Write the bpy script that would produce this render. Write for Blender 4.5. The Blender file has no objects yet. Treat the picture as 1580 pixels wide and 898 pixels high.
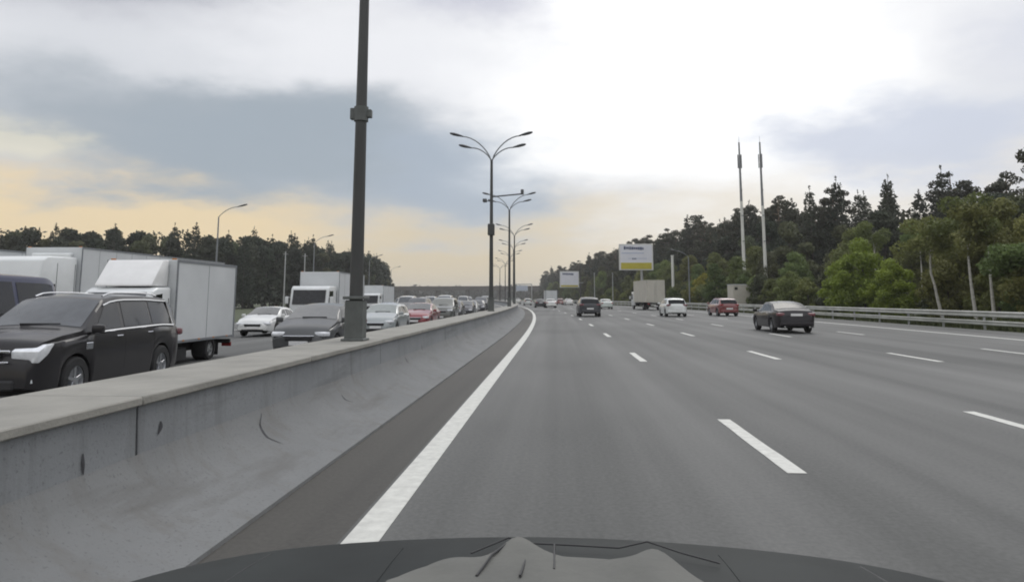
import bpy, bmesh, math, random
from mathutils import Vector, Matrix
import numpy as np
S = bpy.context.scene
C = S.collection
R = math.radians
PI = math.pi

# ------------------------------------------------------------------ camera, sky, sun, exposure
cam_d = bpy.data.cameras.new('camera')
cam = bpy.data.objects.new('camera', cam_d)
C.objects.link(cam)
cam.location = (0, 0, 1.6)
cam.rotation_euler = (R(90 + 7.5), 0, R(3.495))
cam_d.sensor_width = 36
cam_d.lens = 25.519
cam_d.shift_y = -0.0864
cam_d.clip_start = 0.05
cam_d.clip_end = 12000
S.camera = cam
S.view_settings.view_transform = 'Standard'
S.view_settings.look = 'None'
S.view_settings.exposure = 0
S.view_settings.gamma = 1
S.render.engine = 'CYCLES'
S.cycles.pixel_filter_type = 'BLACKMAN_HARRIS'
S.cycles.filter_width = 1.9
S.cycles.max_bounces = 5
S.cycles.transparent_max_bounces = 6

SUN_EL, SUN_AZ = 48, 20          # azimuth east of +Y
sd = bpy.data.lights.new('sun', 'SUN')
sd.energy = 0.8
sd.angle = R(25)
sd.color = (1.0, 0.96, 0.9)
so = bpy.data.objects.new('sun', sd)
C.objects.link(so)
so.rotation_euler = (R(90 - SUN_EL), 0, R(180 - SUN_AZ))

W = bpy.data.worlds.new('World')
S.world = W
W.use_nodes = True
nt = W.node_tree
nt.nodes.clear()
ns, ls = nt.nodes, nt.links
out = ns.new('ShaderNodeOutputWorld')
bg = ns.new('ShaderNodeBackground')
bg.inputs[1].default_value = 0.1
ls.new(bg.outputs[0], out.inputs[0])
sky = ns.new('ShaderNodeTexSky')
sky.sky_type = 'NISHITA'
sky.sun_disc = False
sky.sun_elevation = R(SUN_EL)
sky.sun_rotation = R(SUN_AZ)
tc = ns.new('ShaderNodeTexCoord')
sp = ns.new('ShaderNodeSeparateXYZ')
ls.new(tc.outputs['Generated'], sp.inputs[0])


def M(op, a, b=0.0, c=0.0):
    n = ns.new('ShaderNodeMath')
    n.operation = op
    for i, v in enumerate((a, b, c)):
        if isinstance(v, (int, float)):
            n.inputs[i].default_value = v
        else:
            ls.new(v, n.inputs[i])
    return n.outputs[0]


def mixc(f, a, b):
    n = ns.new('ShaderNodeMix')
    n.data_type = 'RGBA'
    for k, v in ((0, f), (6, a), (7, b)):
        if isinstance(v, tuple):
            n.inputs[k].default_value = (*v, 1)
        elif isinstance(v, (int, float)):
            n.inputs[k].default_value = v
        else:
            ls.new(v, n.inputs[k])
    return n.outputs[2]


az = M('MULTIPLY', M('ARCTAN2', sp.outputs[0], sp.outputs[1]), 57.2958)
el = M('MULTIPLY', M('ARCSINE', sp.outputs[2]), 57.2958)
cb = ns.new('ShaderNodeCombineXYZ')
# cloud deck coordinates: direction projected on a high layer, so that clouds flatten towards the horizon
den = M('ADD', M('MAXIMUM', sp.outputs[2], 0.0), 0.22)
ls.new(M('DIVIDE', sp.outputs[0], den), cb.inputs[0])
ls.new(M('DIVIDE', sp.outputs[1], den), cb.inputs[1])


def noise(scale, detail, off):
    mp = ns.new('ShaderNodeMapping')
    mp.inputs['Location'].default_value = off
    ls.new(cb.outputs[0], mp.inputs[0])
    n = ns.new('ShaderNodeTexNoise')
    n.inputs['Scale'].default_value = scale
    n.inputs['Detail'].default_value = detail
    n.inputs['Roughness'].default_value = 0.55
    ls.new(mp.outputs[0], n.inputs[0])
    return n.outputs[0]


n1 = noise(1.1, 9, (3.1, 7.7, 0))
n2 = noise(1.5, 9, (13.1, 1.7, 5))
n3 = noise(2.2, 4, (8.1, 4.7, 2))
a2 = M('ADD', az, M('MULTIPLY', M('SUBTRACT', n1, 0.5), 34))
e2 = M('ADD', el, M('MULTIPLY', M('SUBTRACT', n2, 0.5), 11))


def ramp(v, lo, hi):
    n = ns.new('ShaderNodeMapRange')
    n.interpolation_type = 'SMOOTHSTEP'
    n.inputs[1].default_value = lo
    n.inputs[2].default_value = hi
    ls.new(v, n.inputs[0])
    return n.outputs[0]


def blob(a0, e0, sa, se, s, av=None, ev=None):
    x = M('POWER', M('ABSOLUTE', M('DIVIDE', M('SUBTRACT', av or a2, a0), sa)), 2)
    y = M('POWER', M('ABSOLUTE', M('DIVIDE', M('SUBTRACT', ev or e2, e0), se)), 2)
    return M('MULTIPLY', ramp(M('EXPONENT', M('MULTIPLY', M('ADD', x, y), -1)), .10, .85), s)


hor = mixc(ramp(az, -8, 10), (0.70, 0.60, 0.43), (0.82, 0.74, 0.61))
col = mixc(ramp(e2, 3.5, 11), hor, (0.83, 0.84, 0.87))
col = mixc(ramp(M('ADD', M('MULTIPLY', n3, 30), el), 26, 52), col, mixc(ramp(n1, .38, .62), (0.72, 0.75, 0.82), (1.05, 1.05, 1.06)))
for a0, e0, sa, se, c_, s_ in [
        (-27, 11.5, 21, 6.0, (0.36, 0.41, 0.46), 0.9),
        (-22, 11.0, 14, 4.6, (0.36, 0.42, 0.48), 0.7),
        (-7, 9.8, 10, 4.2, (0.41, 0.475, 0.56), 0.9),
        (-33, 5.2, 19, 2.6, (0.90, 0.71, 0.43), 0.85),
        (-40.5, 9.6, 5, 1.6, (0.88, 0.82, 0.64), 0.6),
        (-15, 18.0, 15, 3.0, (0.90, 0.91, 0.94), 0.9),
        (-31, 17.8, 10, 1.9, (0.72, 0.74, 0.78), 0.7),
        (-36, 22.3, 19, 3.6, (0.40, 0.41, 0.47), 0.9),
        (-5, 23.4, 9, 3.0, (0.46, 0.47, 0.58), 0.85),
        (12, 18.0, 17, 11.5, (1.25, 1.25, 1.24), 1.0),
        (27, 10.5, 11, 3.2, (0.60, 0.65, 0.77), 0.8),
        (40, 17.0, 9, 4.0, (0.66, 0.69, 0.80), 0.6)]:
    col = mixc(blob(a0, e0, sa, se, s_), col, c_)
# overcast sky grows brighter towards the zenith
lum = M('MULTIPLY', M('ADD', 1.0, M('MULTIPLY', ramp(el, 22, 75), 0.45)), 10.0)
vm = ns.new('ShaderNodeVectorMath')
vm.operation = 'SCALE'
ls.new(col, vm.inputs[0])
ls.new(lum, vm.inputs['Scale'])
ls.new(mixc(0.96, sky.outputs[0], vm.outputs[0]), bg.inputs[0])


# ------------------------------------------------------------------ materials
MATS = {}


def mat(name, col, rough=0.6, metal=0.0, var=0.0, scale=3.0, coat=0.0, stretch=(1, 1, 1), bump=0.0, bscale=40, col2=None, spec=0.5, objrand=0.0, emit=0, transl=0):
    if name in MATS:
        return MATS[name]
    m = bpy.data.materials.new(name)
    m.use_nodes = True
    t = m.node_tree
    b = t.nodes['Principled BSDF']
    b.inputs['Base Color'].default_value = (*col, 1)
    b.inputs['Roughness'].default_value = rough
    b.inputs['Metallic'].default_value = metal
    b.inputs['Coat Weight'].default_value = coat
    b.inputs['Coat Roughness'].default_value = 0.03
    b.inputs['Specular IOR Level'].default_value = spec
    co = t.nodes.new('ShaderNodeTexCoord')
    mp = t.nodes.new('ShaderNodeMapping')
    mp.inputs['Scale'].default_value = stretch
    t.links.new(co.outputs['Object'], mp.inputs[0])
    last = None
    if var or col2:
        n = t.nodes.new('ShaderNodeTexNoise')
        n.inputs['Scale'].default_value = scale
        n.inputs['Detail'].default_value = 6
        n.inputs['Roughness'].default_value = 0.6
        t.links.new(mp.outputs[0], n.inputs[0])
        r = t.nodes.new('ShaderNodeMapRange')
        r.inputs[1].default_value = 0.32
        r.inputs[2].default_value = 0.68
        t.links.new(n.outputs[0], r.inputs[0])
        mx = t.nodes.new('ShaderNodeMix')
        mx.data_type = 'RGBA'
        c2 = col2 or tuple(min(1, c * (1 + var)) for c in col)
        c1 = col if col2 else tuple(c * (1 - var) for c in col)
        mx.inputs[6].default_value = (*c1, 1)
        mx.inputs[7].default_value = (*c2, 1)
        t.links.new(r.outputs[0], mx.inputs[0])
        last = mx.outputs[2]
        t.links.new(last, b.inputs['Base Color'])
    if objrand:
        oi = t.nodes.new('ShaderNodeObjectInfo')
        hs = t.nodes.new('ShaderNodeHueSaturation')
        r1 = t.nodes.new('ShaderNodeMapRange')
        r1.inputs[3].default_value = 1 - objrand
        r1.inputs[4].default_value = 1 + objrand
        t.links.new(oi.outputs['Random'], r1.inputs[0])
        t.links.new(r1.outputs[0], hs.inputs['Value'])
        r2 = t.nodes.new('ShaderNodeMapRange')
        r2.inputs[3].default_value = 0.5 + 0.035
        r2.inputs[4].default_value = 0.5 - 0.035
        wn = t.nodes.new('ShaderNodeMath')
        wn.operation = 'FRACT'
        ml = t.nodes.new('ShaderNodeMath')
        ml.operation = 'MULTIPLY'
        ml.inputs[1].default_value = 7.31
        t.links.new(oi.outputs['Random'], ml.inputs[0])
        t.links.new(ml.outputs[0], wn.inputs[0])
        t.links.new(wn.outputs[0], r2.inputs[0])
        t.links.new(r2.outputs[0], hs.inputs['Hue'])
        if last:
            t.links.new(last, hs.inputs['Color'])
        else:
            hs.inputs['Color'].default_value = (*col, 1)
        last = hs.outputs[0]
        t.links.new(last, b.inputs['Base Color'])
    if bump:
        n = t.nodes.new('ShaderNodeTexNoise')
        n.inputs['Scale'].default_value = bscale
        n.inputs['Detail'].default_value = 4
        t.links.new(mp.outputs[0], n.inputs[0])
        bp = t.nodes.new('ShaderNodeBump')
        bp.inputs['Strength'].default_value = bump
        bp.inputs['Distance'].default_value = 0.02
        t.links.new(n.outputs[0], bp.inputs['Height'])
        t.links.new(bp.outputs[0], b.inputs['Normal'])
    if transl:
        tr = t.nodes.new('ShaderNodeBsdfTranslucent')
        if last:
            t.links.new(last, tr.inputs[0])
        else:
            tr.inputs[0].default_value = (*col, 1)
        ms = t.nodes.new('ShaderNodeMixShader')
        ms.inputs[0].default_value = transl
        t.links.new(b.outputs[0], ms.inputs[1])
        t.links.new(tr.outputs[0], ms.inputs[2])
        t.links.new(ms.outputs[0], t.nodes['Material Output'].inputs[0])
    MATS[name] = m
    return m


def paint(col, metal=0.0, rough=0.3):
    return mat('paint_%d_%d_%d' % tuple(int(c * 999) for c in col), col, rough, metal, var=0.07, scale=1.7, coat=1.0 if max(col) > .1 else 0.4, spec=.4 if max(col) > .1 else .15)


GLASS = mat('tinted_glass', (0.012, 0.013, 0.015), 0.04, coat=0.0, spec=.5, var=.3, scale=1.2)
SCREEN = mat('windscreen_glass', (0.065, 0.07, 0.076), 0.10, coat=0.3, var=.35, scale=1.3)
REARG = mat('rear_glass', (0.014, 0.015, 0.017), 0.2, spec=.15, var=.3)
CHROME = mat('chrome', (0.72, 0.73, 0.75), 0.16, 1.0, var=.05)
TYRE = mat('tyre_rubber', (0.018, 0.018, 0.019), 0.85, var=.3)
RIM = mat('wheel_rim', (0.42, 0.43, 0.45), 0.3, 0.8, var=.1)
PLASTIC = mat('black_plastic', (0.02, 0.02, 0.022), 0.55, var=.2)
DARK = mat('dark_underside', (0.012, 0.012, 0.012), 0.9, var=.2)
LENS = mat('headlight_lens', (0.78, 0.80, 0.83), 0.12, 0.25, coat=.6, var=.12, scale=9)
RED = mat('tail_light_lens', (0.28, 0.03, 0.03), 0.2, coat=.5, var=.2, scale=10)
REDP = mat('dark_tail_lens', (0.16, 0.05, 0.06), 0.2, coat=.5, var=.2, scale=10)
PLATE = mat('plate_white', (0.7, 0.7, 0.7), 0.5, var=.08, scale=20)
STEEL = mat('galvanised_steel', (0.40, 0.41, 0.41), 0.45, 0.4, var=.15, scale=1.5)
POLEM = mat('painted_pole_steel', (0.055, 0.057, 0.056), 0.55, 0.1, var=.22, scale=3, stretch=(1, 1, .15))
POLEB = mat('pole_base_metal', (0.10, 0.108, 0.104), 0.6, 0.1, var=.2, scale=5)
LAMPM = mat('lamp_head_grey', (0.08, 0.085, 0.09), 0.4, 0.2, var=.1)
ARMM = mat('lamp_arm_steel', (0.22, 0.235, 0.25), 0.45, 0.3, var=.1)


def concrete(name, c1, c2, dirt):
    m = bpy.data.materials.new(name)
    m.use_nodes = True
    t = m.node_tree
    b = t.nodes['Principled BSDF']
    b.inputs['Roughness'].default_value = 0.88
    co = t.nodes.new('ShaderNodeTexCoord')
    geo = t.nodes.new('ShaderNodeNewGeometry')

    def nz(scale, st, det, lo, hi):
        mp = t.nodes.new('ShaderNodeMapping')
        mp.inputs['Scale'].default_value = st
        t.links.new(geo.outputs['Position'], mp.inputs[0])
        n = t.nodes.new('ShaderNodeTexNoise')
        n.inputs['Scale'].default_value = scale
        n.inputs['Detail'].default_value = det
        n.inputs['Roughness'].default_value = .65
        t.links.new(mp.outputs[0], n.inputs[0])
        r_ = t.nodes.new('ShaderNodeMapRange')
        r_.inputs[1].default_value = lo
        r_.inputs[2].default_value = hi
        t.links.new(n.outputs[0], r_.inputs[0])
        return r_.outputs[0], n.outputs[0]

    def mx(f, a, c):
        n = t.nodes.new('ShaderNodeMix')
        n.data_type = 'RGBA'
        t.links.new(f, n.inputs[0])
        for k, v in ((6, a), (7, c)):
            if isinstance(v, tuple):
                n.inputs[k].default_value = (*v, 1)
            else:
                t.links.new(v, n.inputs[k])
        return n.outputs[2]
    big, _ = nz(.9, (1, .6, 1.4), 6, .35, .65)
    st, _ = nz(2.6, (1, 1.4, .12), 5, .52, .72)       # run-off streaks down the face
    sp_, _ = nz(42, (1, 1, 1), 2, .60, .70)           # pores
    sm, _ = nz(1.6, (1, .22, 2.2), 5, .55, .75)       # tyre grime smeared along the wall
    c = mx(big, c1, c2)
    c = mx(st, c, dirt)
    c = mx(sm, c, tuple(v * .8 for v in dirt))
    c = mx(sp_, c, tuple(v * .75 for v in c2))
    t.links.new(c, b.inputs['Base Color'])
    bp = t.nodes.new('ShaderNodeBump')
    bp.inputs['Strength'].default_value = .35
    bp.inputs['Distance'].default_value = .015
    _, h = nz(28, (1, 1, 1), 5, .3, .7)
    t.links.new(h, bp.inputs['Height'])
    t.links.new(bp.outputs[0], b.inputs['Normal'])
    return m


CONC = concrete('wall_concrete', (0.200, 0.210, 0.218), (0.165, 0.174, 0.182), (0.135, 0.141, 0.145))
FOOTM = concrete('wall_foot_concrete', (0.192, 0.197, 0.198), (0.162, 0.167, 0.169), (0.150, 0.148, 0.142))
CAPM = mat('cap_concrete', (0.31, 0.30, 0.27), 0.85, col2=(0.215, 0.21, 0.19), scale=1.3, bump=.3, bscale=35)
WHITE = mat('road_paint', (0.62, 0.62, 0.58), 0.65, col2=(0.47, 0.47, 0.44), scale=9)
SCUFF = mat('rubber_scuff', (0.04, 0.04, 0.045), 0.8, var=.4, scale=20)
BOXW = mat('white_box_panel', (0.60, 0.62, 0.63), 0.45, col2=(0.53, 0.55, 0.56), scale=.8, bump=.05, bscale=3)
BOXG = mat('grey_cream_box_panel', (0.50, 0.48, 0.42), 0.5, col2=(0.43, 0.41, 0.36), scale=.9)
CABW = mat('white_cab_paint', (0.66, 0.68, 0.68), 0.3, var=.06, scale=1.2, coat=.3)
CHASSIS = mat('chassis_dark', (0.025, 0.025, 0.027), 0.7, var=.3)


def asphalt(name, c1, c2, brown=0.0):
    m = bpy.data.materials.new(name)
    m.use_nodes = True
    t = m.node_tree
    b = t.nodes['Principled BSDF']
    b.inputs['Specular IOR Level'].default_value = 0.4
    co = t.nodes.new('ShaderNodeTexCoord')

    def nz(scale, st, det=5):
        mp = t.nodes.new('ShaderNodeMapping')
        mp.inputs['Scale'].default_value = st
        t.links.new(co.outputs['Object'], mp.inputs[0])
        n = t.nodes.new('ShaderNodeTexNoise')
        n.inputs['Scale'].default_value = scale
        n.inputs['Detail'].default_value = det
        t.links.new(mp.outputs[0], n.inputs[0])
        return n.outputs[0]
    mx = t.nodes.new('ShaderNodeMix')
    mx.data_type = 'RGBA'
    mx.inputs[6].default_value = (*c1, 1)
    mx.inputs[7].default_value = (*c2, 1)
    a = nz(0.62, (1.6, 0.022, 1))       # wheel tracks, worn along the lanes
    bb = nz(0.12, (1, .5, 1))           # large patches
    g = nz(26, (1, .8, 1), 4)            # grit
    s = t.nodes.new('ShaderNodeMath')
    s.operation = 'ADD'
    t.links.new(a, s.inputs[0])
    t.links.new(bb, s.inputs[1])
    s2 = t.nodes.new('ShaderNodeMath')
    s2.operation = 'MULTIPLY_ADD'
    s2.inputs[1].default_value = 0.4
    t.links.new(g, s2.inputs[0])
    t.links.new(s.outputs[0], s2.inputs[2])
    r = t.nodes.new('ShaderNodeMapRange')
    r.inputs[1].default_value = 0.97
    r.inputs[2].default_value = 1.43
    t.links.new(s2.outputs[0], r.inputs[0])
    t.links.new(r.outputs[0], mx.inputs[0])
    t.links.new(mx.outputs[2], b.inputs['Base Color'])
    b.inputs['Roughness'].default_value = 0.72
    bp = t.nodes.new('ShaderNodeBump')
    bp.inputs['Strength'].default_value = 0.35
    bp.inputs['Distance'].default_value = 0.01
    t.links.new(nz(90, (1, 1, 1), 3), bp.inputs['Height'])
    t.links.new(bp.outputs[0], b.inputs['Normal'])
    return m


ASPH = asphalt('asphalt', (0.062, 0.064, 0.062), (0.142, 0.143, 0.139))
ASPHB = asphalt('asphalt_gutter', (0.046, 0.044, 0.040), (0.094, 0.089, 0.080))
GRASS = mat('grass_ground', (0.035, 0.045, 0.018), 0.9, col2=(0.06, 0.075, 0.03), scale=.3, bump=.4, bscale=6)


# ------------------------------------------------------------------ helpers
def link(name, me, m=None, parent=None, smooth=None):
    o = bpy.data.objects.new(name, me)
    C.objects.link(o)
    if parent:
        o.parent = parent
    if m and not me.materials:
        me.materials.append(m)
    return o


def finish(me, ang=35):
    me.validate()
    for p in me.polygons:
        p.use_smooth = True
    me.set_sharp_from_angle(angle=R(ang))


def obj(name, bm, m, parent=None, ang=35):
    me = bpy.data.meshes.new(name)
    bmesh.ops.recalc_face_normals(bm, faces=bm.faces)
    bm.to_mesh(me)
    bm.free()
    finish(me, ang)
    return link(name, me, m, parent)


def pyobj(name, V, F, m, parent=None, ang=35, smooth=True):
    me = bpy.data.meshes.new(name)
    me.from_pydata([tuple(v) for v in V], [], F)
    if smooth:
        finish(me, ang)
    return link(name, me, m, parent)


def tag(o, label=None, cat=None, group=None, kind=None):
    if label:
        o['label'] = label
    if cat:
        o['category'] = cat
    if group:
        o['group'] = group
    if kind:
        o['kind'] = kind
    return o


def thing(name, label, cat, loc=(0, 0, 0), rz=0.0, group=None):
    o = bpy.data.objects.new(name, None)
    o.empty_display_size = 0.3
    C.objects.link(o)
    o.location = loc
    o.rotation_euler = (0, 0, rz)
    return tag(o, label, cat, group)


def NB():
    return bmesh.new()


def box(bm, c, s, bev=0.0, rz=0.0, ry=0.0, rx=0.0, seg=1):
    mtx = Matrix.Translation(c) @ Matrix.Rotation(rz, 4, 'Z') @ Matrix.Rotation(ry, 4, 'Y') @ Matrix.Rotation(rx, 4, 'X') @ Matrix.Diagonal((*s, 1))
    r = bmesh.ops.create_cube(bm, size=1, matrix=mtx)
    if bev:
        es = set(e for v in r['verts'] for e in v.link_edges)
        bmesh.ops.bevel(bm, geom=list(es), offset=bev, segments=seg, affect='EDGES', profile=0.5)
    return bm


def prism(bm, prof, w0, w1, bev=0.0, seg=2):
    """side outline of (x, z) points extruded across y from w0 to w1"""
    a = [bm.verts.new((x, w0, z)) for x, z in prof]
    b = [bm.verts.new((x, w1, z)) for x, z in prof]
    fs = [bm.faces.new(a), bm.faces.new(list(reversed(b)))]
    n = len(prof)
    for i in range(n):
        fs.append(bm.faces.new((a[i], b[i], b[(i + 1) % n], a[(i + 1) % n])))
    bmesh.ops.recalc_face_normals(bm, faces=fs)
    if bev:
        es = set(e for f in fs for e in f.edges)
        bmesh.ops.bevel(bm, geom=list(es), offset=bev, segments=seg, affect='EDGES', profile=0.5, clamp_overlap=True)
    return bm


def tube(bm, pts, rads, n=8, cap=True):
    pts = [Vector(p) for p in pts]
    if isinstance(rads, (int, float)):
        rads = [rads] * len(pts)
    rings = []
    for i, p in enumerate(pts):
        d = (pts[min(i + 1, len(pts) - 1)] - pts[max(i - 1, 0)]).normalized()
        a = Vector((0, 0, 1)) if abs(d.z) < 0.9 else Vector((1, 0, 0))
        u = d.cross(a).normalized()
        v = d.cross(u)
        rings.append([bm.verts.new(p + (u * math.cos(2 * PI * k / n) + v * math.sin(2 * PI * k / n)) * rads[i]) for k in range(n)])
    for a, b in zip(rings, rings[1:]):
        for k in range(n):
            bm.faces.new((a[k], a[(k + 1) % n], b[(k + 1) % n], b[k]))
    if cap:
        bm.faces.new(rings[0])
        bm.faces.new(list(reversed(rings[-1])))
    return bm


def lathe_y(bm, prof, c, n=20):
    """profile of (radius, y) turned about the y axis through c"""
    rings = []
    for r, y in prof:
        if r < 1e-5:
            rings.append([bm.verts.new((c[0], c[1] + y, c[2]))])
        else:
            rings.append([bm.verts.new((c[0] + r * math.cos(2 * PI * k / n), c[1] + y, c[2] + r * math.sin(2 * PI * k / n))) for k in range(n)])
    for a, b in zip(rings, rings[1:]):
        for k in range(n):
            k2 = (k + 1) % n
            if len(a) == 1 and len(b) == 1:
                continue
            if len(a) == 1:
                bm.faces.new((a[0], b[k2], b[k]))
            elif len(b) == 1:
                bm.faces.new((a[k], a[k2], b[0]))
            else:
                bm.faces.new((a[k], a[k2], b[k2], b[k]))
    return bm


def copy_tree(o, parent=None):
    c = o.copy()
    C.objects.link(c)
    if parent:
        c.parent = parent
        c.matrix_parent_inverse = o.matrix_parent_inverse.copy()
    for ch in list(o.children):
        copy_tree(ch, c)
    return c


# ------------------------------------------------------------------ road alignment: straight, then a long left bend, then a tangent
def off(Y):
    if Y < 25:
        return 0.0
    if Y < 170:
        return -(Y - 25) ** 2 / 2360
    return -8.909 - (Y - 170) * 0.1229


def head(Y):
    s = 0.0 if Y < 25 else (-(Y - 25) / 1180 if Y < 170 else -0.1229)
    return math.atan(s)          # negative: heading turned to the left


def RP(x, Y, z=0.0):
    return (x + off(Y), Y, z)


def ZL(x):
    """the oncoming carriageway falls gently away from the median"""
    return -0.05 - 0.022 * max(0, abs(x) - 4)


def strip(name, x0, x1, y0, y1, z, m, parent=None, step=6.0):
    n = max(1, int(math.ceil((y1 - y0) / step)))
    V, F = [], []
    for i in range(n + 1):
        y = y0 + (y1 - y0) * i / n
        V += [RP(x0, y, z + (ZL(x0) if x0 < -3 else 0)), RP(x1, y, z + (ZL(x1) if x1 < -3 else 0))]
    for i in range(n):
        F.append((2 * i, 2 * i + 1, 2 * i + 3, 2 * i + 2))
    return pyobj(name, V, F, m, parent)


# ground with a ring layout so that it reaches the horizon
V, F = [], []
rad = [0, 30, 80, 200, 500, 1200, 3000, 7000]
nseg = 48
V.append((0, 0, -0.75))
for r_ in rad[1:]:
    for k in range(nseg):
        V.append((r_ * math.cos(2 * PI * k / nseg), r_ * math.sin(2 * PI * k / nseg), -0.75))
for k in range(nseg):
    F.append((0, 1 + k, 1 + (k + 1) % nseg))
for i in range(len(rad) - 2):
    b0, b1 = 1 + i * nseg, 1 + (i + 1) * nseg
    for k in range(nseg):
        F.append((b0 + k, b1 + k, b1 + (k + 1) % nseg, b0 + (k + 1) % nseg))
tag(pyobj('ground', V, F, GRASS), kind='structure')

road = tag(strip('road', -1.46, 21.6, -40, 760, 0.0, ASPH), kind='structure')
tag(strip('road_gutter', -2.45, -1.46, -40, 760, 0.0, ASPHB), kind='structure')
road2 = tag(strip('oncoming_road', -28.4, -3.75, -40, 760, 0.0, ASPH), kind='structure')
tag(strip('grass_verge', 21.62, 190, -40, 760, -0.06, GRASS), kind='structure')
strip('edge_line', -1.43, -1.19, -40, 420, 0.004, WHITE, road, 3)
strip('edge_line', 17.7, 17.98, -40, 420, 0.004, WHITE, road, 3)
strip('edge_line', -4.75, -4.55, -40, 300, 0.004, WHITE, road2, 3)
strip('edge_line', -26.3, -26.1, -40, 300, 0.004, WHITE, road2, 3)
dash_me = None


def dashes(xc, y0, n, par):
    global dash_me
    for k in range(n):
        y = y0 + 11.9 * k
        if dash_me is None:
            b = NB()
            # slightly worn outline
            rr = random.Random(4)
            vs = []
            for i in range(9):
                vs.append((-0.085 + rr.uniform(-.006, .006), 3.0 * i / 8, 0))
            for i in range(8, -1, -1):
                vs.append((0.085 + rr.uniform(-.006, .006), 3.0 * i / 8, 0))
            b.faces.new([b.verts.new(v) for v in vs])
            bmesh.ops.triangulate(b, faces=b.faces)
            o = obj('lane_dash', b, WHITE, par)
            dash_me = o.data
        else:
            o = link('lane_dash', dash_me, None, par)
        o.location = RP(xc, y, 0.004 + (ZL(xc) if xc < -3 else 0))
        o.rotation_euler = (0, 0, -head(y + 1.5))


for xc, y0 in ((2.2, 7.2), (5.83, 8.1), (9.72, 7.6), (13.5, 9.6)):
    dashes(xc, y0 - 12, 18, road)
for xc in (-8.6, -12.5, -16.4, -20.3):
    dashes(xc, 8, 13, road2)

# ------------------------------------------------------------------ median wall of precast panels with a flat cap
median = thing('median_wall', 'long grey concrete median wall with curved foot and flat cap stones', 'concrete barrier')
panel_prof = [(-2.2, -.02), (-2.2, 0.03), (-2.40, 0.09), (-2.62, 0.165), (-2.80, 0.26), (-2.92, 0.37), (-2.975, 0.50), (-2.99, 0.838),
              (-3.86, 0.838), (-3.87, 0.6), (-3.95, 0.4), (-4.1, 0.2), (-4.25, 0.03), (-4.25, -.02)]
PL = 7.2


def panel_mesh(L, prof, name, x0, bev):
    b = NB()
    a = [b.verts.new((x - x0, 0, z)) for x, z in prof]
    c = [b.verts.new((x - x0, L, z)) for x, z in prof]
    n = len(prof)
    b.faces.new(a)
    b.faces.new(list(reversed(c)))
    for i in range(n):
        b.faces.new((a[i], c[i], c[(i + 1) % n], a[(i + 1) % n]))
    me = bpy.data.meshes.new(name)
    bmesh.ops.recalc_face_normals(b, faces=b.faces)
    if bev:
        es = [e for e in b.edges if abs(e.verts[0].co.y - e.verts[1].co.y) < .01 or e.calc_face_angle(0) > R(60)]
        bmesh.ops.bevel(b, geom=es, offset=bev, segments=1, affect='EDGES', clamp_overlap=True)
    b.to_mesh(me)
    b.free()
    finish(me, 40)
    return me


pm = panel_mesh(PL - 0.026, panel_prof, 'barrier_panel', -3.4, 0.003)
cm = panel_mesh(PL / 2 - 0.006, [(-2.95, .842), (-2.95, .905), (-3.91, .905), (-3.91, .842)], 'cap_stone', -3.4, 0.01)
pm.materials.append(CONC)
cm.materials.append(CAPM)
for i in range(-3, 48):
    y = 5.15 + PL * i
    o = link('barrier_panel', pm, None, median)
    o.location = RP(-3.4, y + .013)
    d = math.atan2(off(y + PL) - off(y), PL)
    o.rotation_euler = (0, 0, -d)
    for j in range(2):
        yy = y + PL / 2 * j
        o = link('cap_stone', cm, None, median)
        o.location = RP(-3.4, yy + .003, 0)
        o.rotation_euler = (0, 0, -math.atan2(off(yy + PL / 2) - off(yy), PL / 2))
# dark core visible in the joints of the upper face, mortar flush in the foot
b = NB()
V, F = [], []
core = [(-3.0, .30), (-3.02, .50), (-3.02, .83), (-3.84, .83), (-3.9, .5), (-4.15, -.01)]
n = 70
for i in range(n + 1):
    y = -18 + 5.2 * i
    for x, z in core:
        V.append(RP(x, y, z))
for i in range(n):
    for k in range(len(core) - 1):
        a = i * len(core) + k
        F.append((a, a + 1, a + len(core) + 1, a + len(core)))
V2, F2 = [], []
foot = [(-2.198, -.01), (-2.198, .032), (-2.399, .0925), (-2.619, .168), (-2.798, .263), (-2.919, .372), (-2.973, .502)]
for i in range(n + 1):
    for x, z in foot:
        V2.append(RP(x, -18 + 5.2 * i, z))
for i in range(n):
    for k in range(len(foot) - 1):
        a = i * len(foot) + k
        F2.append((a, a + 1, a + len(foot) + 1, a + len(foot)))
pyobj('foot_skin', V2, F2, FOOTM, median)
pyobj('joint_mortar', V, F, mat('joint_shadow_mortar', (0.03, 0.03, 0.03), .9, var=.2), median)


# scrape and soot marks on the wall face
def face_pt(y, s):
    """s = arc parameter along the right-hand face from the top (0) to the foot (1)"""
    pts = [Vector((x, 0, z)) for x, z in panel_prof[1:8]][::-1]
    ln = [0]
    for p, q in zip(pts, pts[1:]):
        ln.append(ln[-1] + (q - p).length)
    t = s * ln[-1]
    for i in range(len(pts) - 1):
        if t <= ln[i + 1] or i == len(pts) - 2:
            k = (t - ln[i]) / (ln[i + 1] - ln[i])
            p = pts[i].lerp(pts[i + 1], k)
            d = (pts[i + 1] - pts[i]).normalized()
            nrm = Vector((-d.z, 0, d.x))
            if nrm.x < 0:
                nrm = -nrm
            p = p + nrm * 0.006
            return Vector((p.x + off(y), y, p.z))


def scuff(path, w):
    V, F = [], []
    for i, (y, s) in enumerate(path):
        k = i / (len(path) - 1)
        ww = w * (0.25 + 0.75 * math.sin(PI * min(.98, max(.06, k))))
        V += [face_pt(y - ww / 2, s), face_pt(y + ww / 2, s)]
    for i in range(len(path) - 1):
        F.append((2 * i, 2 * i + 1, 2 * i + 3, 2 * i + 2))
    pyobj('scuff_mark', V, F, SCUFF, median)


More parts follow.
